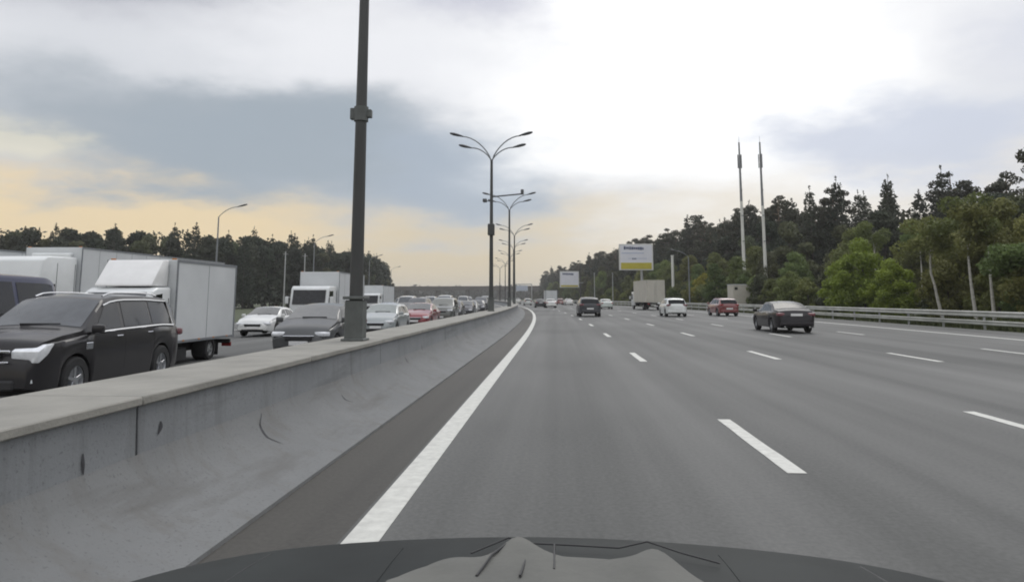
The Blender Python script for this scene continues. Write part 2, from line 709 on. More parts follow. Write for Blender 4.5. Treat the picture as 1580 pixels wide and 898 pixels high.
def arcp(y0, s0, y1, s1, bulge, n=12):
    r = []
    for i in range(n + 1):
        t = i / n
        r.append((y0 + (y1 - y0) * t + bulge * math.sin(PI * t), s0 + (s1 - s0) * t))
    return r


scuff(arcp(4.55, .16, 4.56, .26, 0), .03)
scuff(arcp(5.45, .12, 5.42, .19, .02), .05)
scuff(arcp(7.3, .30, 7.15, .60, -.12), .04)
scuff(arcp(9.75, .42, 9.8, .56, -.06), .035)
scuff(arcp(8.6, .88, 8.2, .90, 0), .02)
scuff(arcp(16.1, .2, 16.1, .3, 0), .05)
scuff(arcp(14.2, .3, 14.25, .4, 0.04), .05)

# ------------------------------------------------------------------ guard rail on the right
gr = thing('guardrail', 'galvanised steel guardrail with two beams along the right shoulder', 'guardrail')


def wbeam(z0, h, x):
    V, F = [], []
    pr = [(0, 0), (-.05, .12), (-.05, .28), (0.0, .42), (0.0, .58), (-.05, .72), (-.05, .88), (0, 1)]
    n = 110
    for i in range(n + 1):
        y = -20 + 3.6 * i
        for dx, t in pr:
            V.append(RP(x + dx, y, z0 + h * t))
        for dx, t in reversed(pr):
            V.append(RP(x + dx + .012, y, z0 + h * t))
    m_ = 2 * len(pr)
    for i in range(n):
        for k in range(m_):
            a, b_ = i * m_ + k, i * m_ + (k + 1) % m_
            F.append((a, b_, b_ + m_, a + m_))
    return V, F


RAILM = mat('guardrail_steel', (0.42, 0.425, 0.40), 0.55, 0.2, var=.25, scale=.7)
V, F = wbeam(0.62, 0.30, 22.4)
pyobj('rail', V, F, RAILM, gr)
V, F = wbeam(0.20, 0.24, 22.4)
pyobj('rail', V, F, RAILM, gr)
post_me = None
for i in range(90):
    y = -16 + 4.0 * i
    if post_me is None:
        b = box(NB(), (0, 0, .38), (.11, .07, .86), .008)
        o = obj('post', b, STEEL, gr)
        post_me = o.data
    else:
        o = link('post', post_me, None, gr)
    o.location = RP(22.48, y, 0)

# ------------------------------------------------------------------ street lamps
_lamp = {}


def lamp_head(bm, p, d, L=.75):
    """a cobra head lamp at p pointing along the horizontal direction d"""
    a = math.atan2(d[1], d[0])
    mtx = Matrix.Translation(p) @ Matrix.Rotation(a, 4, 'Z') @ Matrix.Rotation(R(-14), 4, 'Y')
    prof = [(0, .05), (.12, .075), (.35, .12), (.6, .13), (.78, .09), (.84, .03)]
    rings = []
    for x, w in prof:
        x *= L / .8
        rings.append([bm.verts.new(mtx @ Vector((x, w * 1.15 * math.cos(t), w * .62 * math.sin(t)))) for t in [2 * PI * k / 10 for k in range(10)]])
    for r0, r1 in zip(rings, rings[1:]):
        for k in range(10):
            bm.faces.new((r0[k], r0[(k + 1) % 10], r1[(k + 1) % 10], r1[k]))
    bm.faces.new(rings[0])
    bm.faces.new(rings[-1])


def median_lamp(label, loc, H=8.35, extra=True, group='lamp posts standing on the median wall', tall=False):
    t = thing('street_lamp', label, 'street lamp', loc, 0, group)
    obj('base_box', box(box(NB(), (0, 0, .33), (.30, .30, .66), .02), (0, 0, .70), (.36, .36, .05), .01), POLEB, t)
    obj('footing', box(NB(), (0, 0, .018), (.38, .38, .04), .01), POLEB, t)
    obj('pole', tube(NB(), [(0, 0, .6), (0, 0, 2.6), (0, 0, 5), (0, 0, H)], [.115, .105, .09, .07], 12), POLEM, t)
    if extra:
        br = obj('clamp_band', box(box(tube(NB(), [(0, 0, 3.70), (0, 0, 3.95)], .125, 12), (.14, 0, 3.83), (.09, .1, .14), .01), (-.14, 0, 3.83), (.09, .1, .2), .01), POLEB, t)
    for s in (-1, 1):
        for (reach, rise, dy) in ((1.62, 1.35, -.35), (1.22, .85, .35)):
            pts = []
            for k in range(9):
                u = k / 8
                pts.append((s * reach * (u ** 1.25), dy * u, H - .1 + rise * math.sin(u * PI / 2) ** .9))
            obj('arm', tube(NB(), pts, .035, 7), ARMM, t)
            p = pts[-1]
            b = NB()
            lamp_head(b, (p[0] - s * .08, p[1], p[2]), (s, dy * .1), .72)
            obj('lamp_head', b, LAMPM, t)
    return t


median_lamp('thick near lamp post rising from the median wall out of the picture top', (-3.33, 12.0, .905), 8.6)
p2 = median_lamp('four armed lamp post carrying a side bracket and box, second along the median wall', (-3.5, 39, .905), 8.2, False)
obj('camera_bracket', tube(NB(), [(0, 0, 6.15), (1.65, 0, 6.3)], .04, 7), LAMPM, p2)
obj('traffic_camera', box(NB(), (1.68, 0, 6.4), (.16, .3, .26), .02), LAMPM, p2)
obj('traffic_camera', box(NB(), (-.36, 0, 5.95), (.22, .3, .18), .02), LAMPM, p2)
obj('camera_stub', tube(NB(), [(0, 0, 5.9), (-.3, 0, 5.93)], .025, 6), LAMPM, p2)
obj('cabinet', box(NB(), (0, -.12, 4.35), (.36, .34, .62), .03), POLEM, p2)
median_lamp('third lamp post along the median wall, right behind the one with a box', (-3.25, 61, .905)[:1] and (RP(-3.4, 61)[0], 61, .905), 8.1, False)
for i, Y in enumerate((88, 112, 137, 163, 190)):
    x, _, z = RP(-3.4, Y, .905)
    median_lamp('small distant four armed lamp post far along the median wall where the road bends', (x, Y, z), 8.2, False)


def side_lamp(label, loc, arm=1, H=9.4, col=ARMM, rz=0, group=None):
    t = thing('street_lamp', label, 'street lamp', loc, rz, group)
    obj('pole', tube(NB(), [(0, 0, -.1), (0, 0, 4), (0, 0, H)], [.11, .09, .06], 10), col, t)
    pts = [(arm * 1.9 * (k / 7) ** 1.2, 0, H - .05 + 1.0 * math.sin(k / 7 * PI / 2)) for k in range(8)]
    obj('arm', tube(NB(), pts, .035, 7), col, t)
    b = NB()
    lamp_head(b, (pts[-1][0] - .08 * arm, 0, pts[-1][2]), (arm, 0), .95)
    obj('lamp_head', b, LAMPM, t)
    return t


side_lamp('single arm street lamp rising behind the long white semi trailer', (-32.6, 68, 0), group='lamps along the far left roadside')
side_lamp('single arm street lamp above the white lorry against the left forest', (-34.6, 102, 0), group='lamps along the far left roadside')
side_lamp('single arm street lamp seen just right of the thick near pole', (-39.0, 150, 0), group='lamps along the far left roadside')
side_lamp('faint single arm street lamp farthest along the left roadside', (-47, 205, 0), group='lamps along the far left roadside')
side_lamp('grey single arm street lamp standing before the dark pines right of the billboard', (19.8 + .6, 114, 0), -1, 7.9, group='lamps along the right shoulder')
for (px_, Y, h, lab) in ((-57, 150, 11.5, 'plain pale pole left of the white lorry in front of the dark forest'), (-53.5, 152, 11.2, 'plain pale pole just above the white lorry roof')):
    t = thing('utility_pole', lab, 'pole', (px_, Y, -.2))
    obj('pole', tube(NB(), [(0, 0, 0), (0, 0, h)], [.16, .12], 8), STEEL, t)
    obj('cross_arm', box(NB(), (0, 0, h - .5), (1.1, .08, .08), .01), STEEL, t)

# ------------------------------------------------------------------ monopole masts
MASTW = mat('mast_pale_paint', (0.62, 0.62, 0.58), .5, var=.1, scale=.5)
MASTD = mat('mast_grey_paint', (0.20, 0.21, 0.22), .5, var=.15, scale=.5)


def mast(label, loc, H, zsplit, side):
    t = thing('mast', label, 'mast', loc)
    obj('lower_tube', tube(NB(), [(0, 0, 0), (0, 0, zsplit)], [.27, .21], 12), MASTW, t)
    obj('upper_tube', tube(NB(), [(0, 0, zsplit), (0, 0, H)], [.205, .12], 12), MASTD, t)
    for k in range(3):
        a = 2 * PI * k / 3 + side
        b = NB()
        box(b, (.27 * math.cos(a), .27 * math.sin(a), H - 2.9), (.12, .2, 2.1), .03, rz=a)
        box(b, (.2 * math.cos(a), .2 * math.sin(a), H - 2.4), (.3, .05, .05), rz=a)
        box(b, (.2 * math.cos(a), .2 * math.sin(a), H - 3.4), (.3, .05, .05), rz=a)
        obj('antenna', b, MASTD, t)
    obj('lightning_rod', tube(NB(), [(0, 0, H - .05), (0, 0, H + 1.0)], [.03, .015], 6), MASTD, t)
    b = NB()
    for k in range(5):
        box(b, (0, -.3, 2.5 + k * (H - 6) / 5), (.34, .1, .12), .02)
    obj('cable_clamp', b, MASTD, t)
    return t


mast('slim pale monopole mast with antennas, left one of the pair above the right forest', (27.8, 110, -.2), 25.2, 16.2, .3)
mast('slim pale monopole mast with antennas, right one of the pair above the right forest', (30.9, 110, -.2), 25.2, 15.5, 1.0)

# ------------------------------------------------------------------ billboards
BBW = mat('billboard_white_print', (0.66, 0.67, 0.72), .5, var=.05, scale=.4)
BBY = mat('billboard_yellow_print', (0.46, 0.40, 0.04), .5, var=.08, scale=.6)
BBB = mat('billboard_blue_print', (0.05, 0.07, 0.14), .5, var=.3, scale=3)
BBL = mat('billboard_pale_blue_print', (0.40, 0.45, 0.58), .5, var=.1, scale=1)
BBF = mat('billboard_frame', (0.58, 0.58, 0.56), .5, var=.1)


def billboard(label, x, Y, zb, w, h, polex, big):
    t = thing('billboard', label, 'billboard', (x, Y, -.1), R(4))
    z = zb + .1
    obj('frame', box(NB(), (0, .2, z + h / 2), (w, .35, h), .06), BBF, t)
    obj('poster', box(NB(), (0, .015, z + h * .5), (w * .93, .03, h * .9)), BBW, t)
    obj('yellow_band', box(NB(), (0, -.01, z + h * (.17 if big else .10)), (w * .90, .03, h * (.24 if big else .10))), BBY, t)
    rr = random.Random(int(Y))
    b = NB()
    # illegible lettering: a run of dark strokes
    xx = -w * .36
    while xx < w * .22:
        ww = rr.uniform(.16, .4) * w / 7
        box(b, (xx + ww / 2, -.012, z + h * (.83 - .05 * (xx / w))), (ww, .02, h * rr.uniform(.08, .13)))
        xx += ww + .07
    obj('lettering', b, BBB, t)
    if big:
        b = NB()
        box(b, (-.1 * w, -.012, z + h * .65), (w * .66, .02, h * .035))
        box(b, (w * .04, -.012, z + h * .45), (w * .55, .02, h * .02))
        obj('print_line', b, BBL, t)
        b = NB()
        xx = -.1 * w
        for k in range(3):
            box(b, (xx, -.012, z + h * .44), (.18, .02, h * .06))
            xx += .3
        obj('logo_print', b, BBB, t)
    obj('post', tube(NB(), [(polex, .7, 0), (polex, .7, z + h * .8)], [.3, .26], 12), POLEM if not big else STEEL, t)
    b = NB()
    for s in (-.3, .3):
        box(b, (s * w + 0, .45, z + h * .5), (.14, .2, h * .9), .02)
    box(b, (polex / 2, .5, z + h * .3), (abs(polex) + w * .3, .2, .2), .02)
    obj('truss', b, STEEL, t)
    # lamps on brackets over the top edge
    for k in range(3):
        b = box(tube(NB(), [((k - 1) * w * .3, .1, z - .02), ((k - 1) * w * .3, -1.1, z - .35)], .03, 6), ((k - 1) * w * .3, -1.2, z - .32), (.4, .22, .14), .02)
        obj('floodlight', b, LAMPM, t)
    return t


billboard('big white billboard with a yellow lower band standing above the box lorry', 16.3, 150, 7.2, 7.0, 5.4, 1.2, True)
billboard('smaller white billboard with short dark lettering, farther along the road', 4.55, 260, 5.3, 6.8, 5.7, 4.0, False)
t = thing('sign_gantry', 'distant grey overhead sign frame with a pale panel by the bend', 'road sign', (-20.5, 450, 0))
obj('post', tube(NB(), [(-5, 0, 0), (-5, 0, 10)], .3, 8), STEEL, t)
obj('post', tube(NB(), [(5.2, 0, 0), (5.2, 0, 10)], .3, 8), STEEL, t)
obj('beam', box(NB(), (0, 0, 10), (10.6, .5, .6), .05), STEEL, t)
obj('sign_panel', box(NB(), (-.8, -.4, 7.6), (7.2, .15, 3.4), .05), mat('sign_panel_pale', (.42, .46, .55), .4, var=.1), t)
t = thing('pole', 'short thick white pole right of the big billboard', 'pole', (23.6, 150, -.1))
obj('tube', tube(NB(), [(0, 0, 0), (0, 0, 10.2)], [.3, .27], 12), MASTW, t)
obj('cap', box(NB(), (0, 0, 10.28), (.62, .62, .16), .03), MASTW, t)
for (x, Y, lab) in ((8.2, 175, 'thin pale roadside pole left of the big billboard, behind the dark hatchback'), (12.6, 176, 'thin pale roadside pole just left of the big billboard edge')):
    t = thing('pole', lab, 'pole', (x + .8, Y, -.1))
    obj('tube', tube(NB(), [(0, 0, 0), (0, 0, 7.5)], [.11, .08], 8), STEEL, t)
    obj('cap', tube(NB(), [(0, 0, 7.5), (0, 0, 7.7)], [.12, .06], 8), STEEL, t)


# ------------------------------------------------------------------ cars
def interp(pts, x):
    if x <= pts[0][0]:
        return pts[0][1]
    for (x0, z0), (x1, z1) in zip(pts, pts[1:]):
        if x <= x1:
            t = (x - x0) / (x1 - x0)
            return z0 + (z1 - z0) * t
    return pts[-1][1]


def smooth_interp(pts, x, r):
    return sum(interp(pts, x + r * k) * w for k, w in ((-1, .15), (-.5, .2), (0, .3), (.5, .2), (1, .15)))


KIND = {
    'sedan': dict(L=4.8, W=1.84, r=.33, wf=1.42, wr=-1.38, roof=1.45, cow=1.22,
                  top=[(-2.4, .72), (-2.34, 1.0), (-2.2, 1.06), (-1.72, 1.1), (-1.0, 1.37), (-.35, 1.45), (.3, 1.43), (1.2, 1.03), (1.9, .9), (2.3, .76), (2.4, .55)],
                  belt=[(-2.4, .70), (-2.3, .93), (-1.7, .97), (1.2, .90), (2.2, .72), (2.4, .52)],
                  ws=(.34, 1.14), rw=(-1.66, -1.02), side=[((-.98, -.62), (-.08, -.1)), ((.0, -.03), (.98, .38))], q=((-1.45, -.95), (-1.06, -.68)), hz=.64, tz=.86, gz=.5),
    'hatch': dict(L=4.15, W=1.74, r=.32, wf=1.25, wr=-1.25, roof=1.5, cow=1.2,
                  top=[(-2.07, .8), (-2.02, 1.0), (-1.72, 1.36), (-1.3, 1.46), (-.2, 1.5), (.4, 1.45), (1.15, 1.06), (1.75, .9), (1.98, .78), (2.07, .55)],
                  belt=[(-2.07, .78), (-1.9, .96), (1.15, .93), (1.9, .76), (2.07, .52)],
                  ws=(.42, 1.1), rw=(-1.98, -1.70), side=[((-.95, -.9), (-.1, -.1)), ((0, -.02), (.95, .42))], q=((-1.6, -1.4), (-1.05, -1.0)), hz=.68, tz=.92, gz=.5),
    'suv': dict(L=5.1, W=1.98, r=.40, wf=1.53, wr=-1.52, roof=1.86, cow=1.4,
                top=[(-2.55, .85), (-2.49, 1.25), (-2.28, 1.68), (-1.95, 1.82), (-1.0, 1.86), (.0, 1.86), (.52, 1.8), (1.36, 1.27), (1.95, 1.21), (2.38, 1.12), (2.5, .98), (2.55, .62)],
                belt=[(-2.55, .83), (-2.4, 1.15), (-1.5, 1.19), (1.3, 1.14), (2.3, 1.04), (2.5, .92), (2.55, .6)],
                ws=(.56, 1.30), rw=(-2.46, -2.26), side=[((-1.05, -1.02), (-.02, -.02)), ((.10, .08), (1.12, .55))], q=((-2.05, -1.88), (-1.13, -1.1)), hz=.93, tz=1.05, gz=.78),
    'van': dict(L=5.0, W=1.94, r=.34, wf=1.6, wr=-1.45, roof=2.15, cow=1.3,
                top=[(-2.5, 1.0), (-2.47, 1.7), (-2.38, 2.02), (-2.1, 2.12), (0, 2.16), (1.05, 2.1), (1.95, 1.32), (2.3, 1.12), (2.45, .95), (2.5, .6)],
                belt=[(-2.5, .98), (-2.4, 1.25), (1.6, 1.22), (2.3, .98), (2.5, .58)],
                ws=(1.12, 1.88), rw=(-2.46, -2.39), side=[((-1.1, -1.05), (.2, .2)), ((.32, .32), (1.62, 1.1))], q=((-2.25, -2.2), (-1.2, -1.15)), hz=.8, tz=1.1, gz=.6),
}
NS = 11


class Surf:
    def __init__(s, K):
        s.K = K

    def sec(s, x):
        K = s.K
        L, W = K['L'], K['W']
        u = abs(x) / (L / 2)
        w = W / 2 * (1 - .05 * u ** 3 - .17 * u ** 14)
        belt = smooth_interp(K['belt'], x, .10)
        top = max(smooth_interp(K['top'], x, .09), belt + .03)
        base = .24 + (.05 if K['r'] > .38 else 0) + .09 * u ** 12
        ra = K['r'] + .055
        bot = base
        for xw in (K['wf'], K['wr']):
            d = abs(x - xw)
            if d < ra:
                bot = max(bot, K['r'] + math.sqrt(max(0, ra * ra - d * d)) - .005)
        bot = min(bot, belt - .08)
        cab = min(1, max(0, (top - belt - .10) / (K['roof'] - belt - .12)))
        wt = w * (.94 - .175 * cab ** .8)
        drop = .03 + .05 * cab
        h = belt - bot
        cr = .035 + .02 * cab
        pts = [(w - .30, bot + .01), (w * .955, bot), (w * .985, bot + .22 * h), (w * 1.0, bot + .52 * h), (w * .995, bot + .80 * h), (w * .965, belt - .005 + 0), (w * .935 if cab > .02 else w * .93, belt + .012),
               (wt, max(belt + .016, top - drop - cr * .4)), (wt * .93, max(belt + .02, top - .022 - cr * .25)), (wt * .6, top - .002), (wt * .3, top + .012), (0, top + .016)]
        return pts

    def P(s, x, t, side=1):
        pts = s.sec(x)
        i = min(NS - 1, max(0, int(t)))
        f = t - i
        a, b = pts[i], pts[i + 1]
        return Vector((x, side * (a[0] + (b[0] - a[0]) * f), a[1] + (b[1] - a[1]) * f))

    def N(s, x, t, side=1):
        e = .02
        dx = s.P(x + e, t, side) - s.P(x - e, t, side)
        dt = s.P(x, min(NS, t + e), side) - s.P(x, max(0, t - e), side)
        n = dx.cross(dt)
        if n.length < 1e-9:
            return Vector((0, side, 0))
        n.normalize()
        if n.y * side < -.05 or (abs(n.y) < .4 and n.z < 0):
            n = -n
        return n

    def body(s, step):
        L = s.K['L']
        xs = [-L / 2]
        n = int(L / step)
        xs = [-L / 2 + L * i / n for i in range(n + 1)]
        xs = sorted(set([-L / 2 + .02, -L / 2 + .045, L / 2 - .045, L / 2 - .02] + xs))
        V, F = [], []
        m = 2 * NS + 1
        for x in xs:
            p = s.sec(x)
            # both ends tuck in
            row = [(x, y, z) for y, z in p] + [(x, -y, z) for y, z in reversed(p[:-1])]
            V += row
        for i in range(len(xs) - 1):
            for k in range(m - 1):
                a = i * m + k
                F.append((a, a + m, a + m + 1, a + 1))
        F.append(tuple(range(m)))
        F.append(tuple(reversed(range((len(xs) - 1) * m, len(xs) * m))))
        return V, F

    def patch(s, quad, t0, t1, side, nu=6, nv=4, o=.006):
        """quad ((x_bottom0, x_top0), (x_bottom1, x_top1)), t from t0 to t1"""
        V, F = [], []
        for j in range(nv + 1):
            v = j / nv
            xa = quad[0][0] + (quad[0][1] - quad[0][0]) * v
            xb = quad[1][0] + (quad[1][1] - quad[1][0]) * v
            for i in range(nu + 1):
                x = xa + (xb - xa) * i / nu
                t = t0 + (t1 - t0) * v
                V.append(s.P(x, t, side) + s.N(x, t, side) * o)
        for j in range(nv):
            for i in range(nu):
                a = j * (nu + 1) + i
                F.append((a, a + 1, a + nu + 2, a + nu + 1) if side < 0 else (a, a + nu + 1, a + nu + 2, a + 1))
        return V, F

    def across(s, x0, x1, tlim, n=6, o=.006, bulge=0):
        """patch across the car between stations x0 and x1 (windscreen, rear window)"""
        ts = [tlim, 8, 8.5, 9, 9.6, 10.3, 11]
        V, F = [], []
        cols = [(t, 1) for t in ts] + [(t, -1) for t in reversed(ts[:-1])]
        for j in range(n + 1):
            x = x0 + (x1 - x0) * j / n
            dx = s.P(x + .02, 9) - s.P(x - .02, 9)
            nn = Vector((-dx.z, 0, dx.x)).normalized()
            for t, sd_ in cols:
                V.append(s.P(x, t, sd_) + nn * o)
        m = len(cols)
        for j in range(n):
            for k in range(m - 1):
                a = j * m + k
                F.append((a, a + 1, a + m + 1, a + m))
        return V, F


def wheel(parent, x, y, r, w, spokes=5, col=RIM, detail=True, n=22):
    s = 1 if y > 0 else -1
    b = lathe_y(NB(), [(r * .60, -w / 2), (r * .9, -w / 2), (r * .98, -w * .38), (r, -w * .2), (r, w * .2), (r * .98, w * .38), (r * .9, w / 2), (r * .60, w / 2), (r * .60, -w / 2)], (0, 0, 0), n)
    e = obj('wheel', b, TYRE, parent)
    e.location = (x, y, r)
    b = NB()
    f = s * w * .42
    lathe_y(b, [(r * .62, f), (r * .58, f * .92), (r * .54, f * .3), (0.0, f * .25)], (0, 0, 0), n)
    if detail:
        for k in range(spokes):
            a = 2 * PI * k / spokes + .3
            box(b, (math.cos(a) * r * .30, f * .82, math.sin(a) * r * .30), (r * .56, w * .1, r * .15), .005, ry=-a)
        lathe_y(b, [(r * .16, f * .7), (r * .14, f * 1.0), (0, f * 1.02)], (0, 0, 0), 10)
    obj('rim', b, col, e)
    return e


def car(name, label, cat, kind, colour, loc, rz, group=None, scale=1.0, lod=1, glass=None, screen=None, suvface=False, lights=True, chrome=True, tail=None):
    """builds one car; its nose points along local +x"""
    K = KIND[kind]
    Sf = Surf(K)
    t = thing(name, label, cat, loc, rz, group)
    t.scale = (scale, scale, scale)
    pm_ = paint(colour)
    L, Wd = K['L'], K['W']
    V, F = Sf.body({0: .035, 1: .07, 2: .13}[lod])
    pyobj('body', V, F, pm_, t, 38)
    b = NB()
    box(b, (0, 0, .36), (L * .9, Wd * .66, .26))
    obj('underbody', b, DARK, t)
    gl, sc = glass or GLASS, screen or SCREEN
    V, F = Sf.across(K['ws'][0], K['ws'][1], 8.15)
    pyobj('windscreen', V, F, sc, t)
    V, F = Sf.across(K['rw'][0], K['rw'][1], 8.15)
    pyobj('rear_window', V, F, REARG, t)
    for side in (1, -1):
        for q in K['side'] + [K['q']]:
            V, F = Sf.patch(q, 6.12, 6.93, side)
            pyobj('side_window', V, F, gl, t)
        wheel(t, K['wf'], side * (Wd / 2 - .14), K['r'], .22, detail=lod < 2)
        wheel(t, K['wr'], side * (Wd / 2 - .14), K['r'], .22, detail=lod < 2)
        # lamps
        b = NB()
        hx = L / 2 - .17
        if suvface:
            prism(b, [(hx - .26, K['hz'] + .04), (hx + .12, K['hz'] - .17), (hx + .15, K['hz'] + .02), (hx - .05, K['hz'] + .12), (hx - .28, K['hz'] + .13)], side * (Wd / 2 - .52), side * (Wd / 2 - .075), .02)
        else:
            box(b, (hx + .03, side * (Wd / 2 - .27), K['hz']), (.26, .40, .13), .045, rz=-side * .42, seg=2)
        obj('headlight', b, LENS, t)
        b = NB()
        box(b, (-L / 2 + .10, side * (Wd / 2 - .23), K['tz']), (.22, .34, .15), .04, rz=side * .32, seg=2)
        obj('tail_light', b, tail or RED, t)
        b = NB()
        mx = K['cow'] - .22
        zz = interp(K['belt'], mx) + .09
        box(b, (mx, side * (Wd / 2 + .09), zz + .02), (.14, .20, .15), .04, seg=2)
        box(b, (mx, side * (Wd / 2 - .02), zz - .05), (.06, .12, .04), .01)
        obj('mirror', b, pm_, t)
        if lod < 2:
            b = NB()
            for xh in ((K['side'][0][0][0] + .14), (K['side'][1][0][0] + .16)):
                p = Sf.P(xh, 4.6, side)
                box(b, (p.x, p.y + side * .015, p.z), (.2, .035, .03), .01)
            obj('door_handle', b, CHROME if chrome else pm_, t)
            # door shut lines
            for xd in (K['side'][0][0][0] - .04, K['side'][1][0][0] - .05, K['cow'] - .08):
                V, F = [], []
                for k in range(9):
                    tt = 2 + k * .5
                    p, nn = Sf.P(xd, min(tt, 5.9), side), Sf.N(xd, min(tt, 5.9), side)
                    V += [p + nn * .0025 + Vector((-.006, 0, 0)), p + nn * .0025 + Vector((.006, 0, 0))]
                F = [(2 * k, 2 * k + 1, 2 * k + 3, 2 * k + 2) for k in range(8)]
                pyobj('door_seam', V, F, DARK, t)
    # noses: grille, bumper intake, plate
    b = NB()
    if suvface:
        box(b, (L / 2 - .02, 0, K['gz'] + .04), (.10, .62, .30), .02)
        obj('grille', b, PLASTIC, t)
        b = NB()
        for s in (-1, 1):
            box(b, (L / 2 + .035, s * .24, K['gz'] + .05), (.06, .09, .36), .02, rx=-s * .35)
            box(b, (L / 2 + .02, s * .37, K['gz'] + .17), (.05, .22, .04), .01)
            box(b, (L / 2 + .02, s * .40, K['gz'] - .0), (.05, .16, .03), .01)
        box(b, (L / 2 + .04, 0, K['gz'] - .08), (.05, .34, .05), .015)
        box(b, (L / 2 + .03, 0, K['gz'] + .19), (.05, .66, .05), .015)
        obj('chrome_grille_trim', b, CHROME, t)
        b = NB()
        box(b, (L / 2 - .005, 0, .42), (.08, 1.15, .16), .03)
        obj('lower_intake', b, PLASTIC, t)
        for s in (-1, 1):
            obj('fog_light', box(NB(), (L / 2 - .12, s * .74, .48), (.12, .18, .09), .02, rz=-s * .3), LENS, t)
            obj('side_vent', box(NB(), (1.26, s * (Wd / 2 - .002), .96), (.20, .03, .12), .01), CHROME, t)
            # bright surround of the side glass
            qs = K['side'] + [K['q']]
            x0 = K['q'][0][0] - .03
            x1 = K['side'][1][1][0] + .03
            path = [(x0 + (x1 - x0) * k / 12, 6.05) for k in range(13)]
            b = NB()
            tube(b, [Sf.P(x, tt, s) + Vector((0, s * .014, 0)) for x, tt in path], .020, 6)
            x0t, x1t = K['q'][0][1] - .02, K['side'][1][1][1] + .05
            tube(b, [Sf.P(x0, 6.05, s) + Vector((0, s * .014, 0))] + [Sf.P(x0t + (x1t - x0t) * k / 10, 6.98, s) + Vector((0, s * .014, .006)) for k in range(11)], .018, 6)
            obj('window_trim', b, CHROME, t)
            b = NB()
            tube(b, [Sf.P(-1.75 + 2.1 * k / 10, 8.3, s) + Vector((0, 0, .03 if k in (0, 10) else .06)) for k in range(11)], .018, 6)
            obj('roof_rail', b, CHROME, t)
    else:
        box(b, (L / 2 - .03, 0, K['gz'] + .06), (.10, Wd * .45, .14), .03)
        obj('grille', b, PLASTIC, t)
        if chrome:
            obj('chrome_strip', box(NB(), (L / 2 + .01, 0, K['gz'] + .13), (.05, Wd * .5, .03), .01), CHROME, t)
        obj('lower_intake', box(NB(), (L / 2 - .03, 0, .33), (.10, Wd * .6, .10), .03), PLASTIC, t)
    for s, zz in ((1, .44 if not suvface else .56), (-1, K['tz'] - .02 if kind == 'sedan' else .62)):
        obj('licence_plate', box(NB(), (s * (L / 2 + .012), 0, zz), (.03, .52, .11), .004), PLATE, t)
    obj('bumper', box(NB(), (-L / 2 + .02, 0, .42), (.12, Wd * .8, .20), .04, seg=2), pm_, t)
    if lod < 2:
        for s in (-1, 1):
            obj('exhaust', tube(NB(), [(-L / 2 - .03, s * .55, .30), (-L / 2 + .2, s * .55, .30)], .035, 8), CHROME, t)
    b = NB()
    box(b, (K['ws'][1] - .02, .1, interp(K['top'], K['ws'][1]) + .035), (.03, .7, .02), .004, rz=.04)
    obj('wiper', b, PLASTIC, t)
    return t


# ------------------------------------------------------------------ lorries
def slab(bm, p0, p1, w, th, y=0.0, inset=0.0):
    """a thin sheet lying along the segment p0-p1 of the side outline, of width w across"""
    d = Vector((p1[0] - p0[0], 0, p1[1] - p0[1]))
    L = d.length
    a = math.atan2(d.z, d.x)
    c = Vector(((p0[0] + p1[0]) / 2, y, (p0[1] + p1[1]) / 2))
    box(bm, c, (L, w, th), th * .3, ry=-a)
    return bm


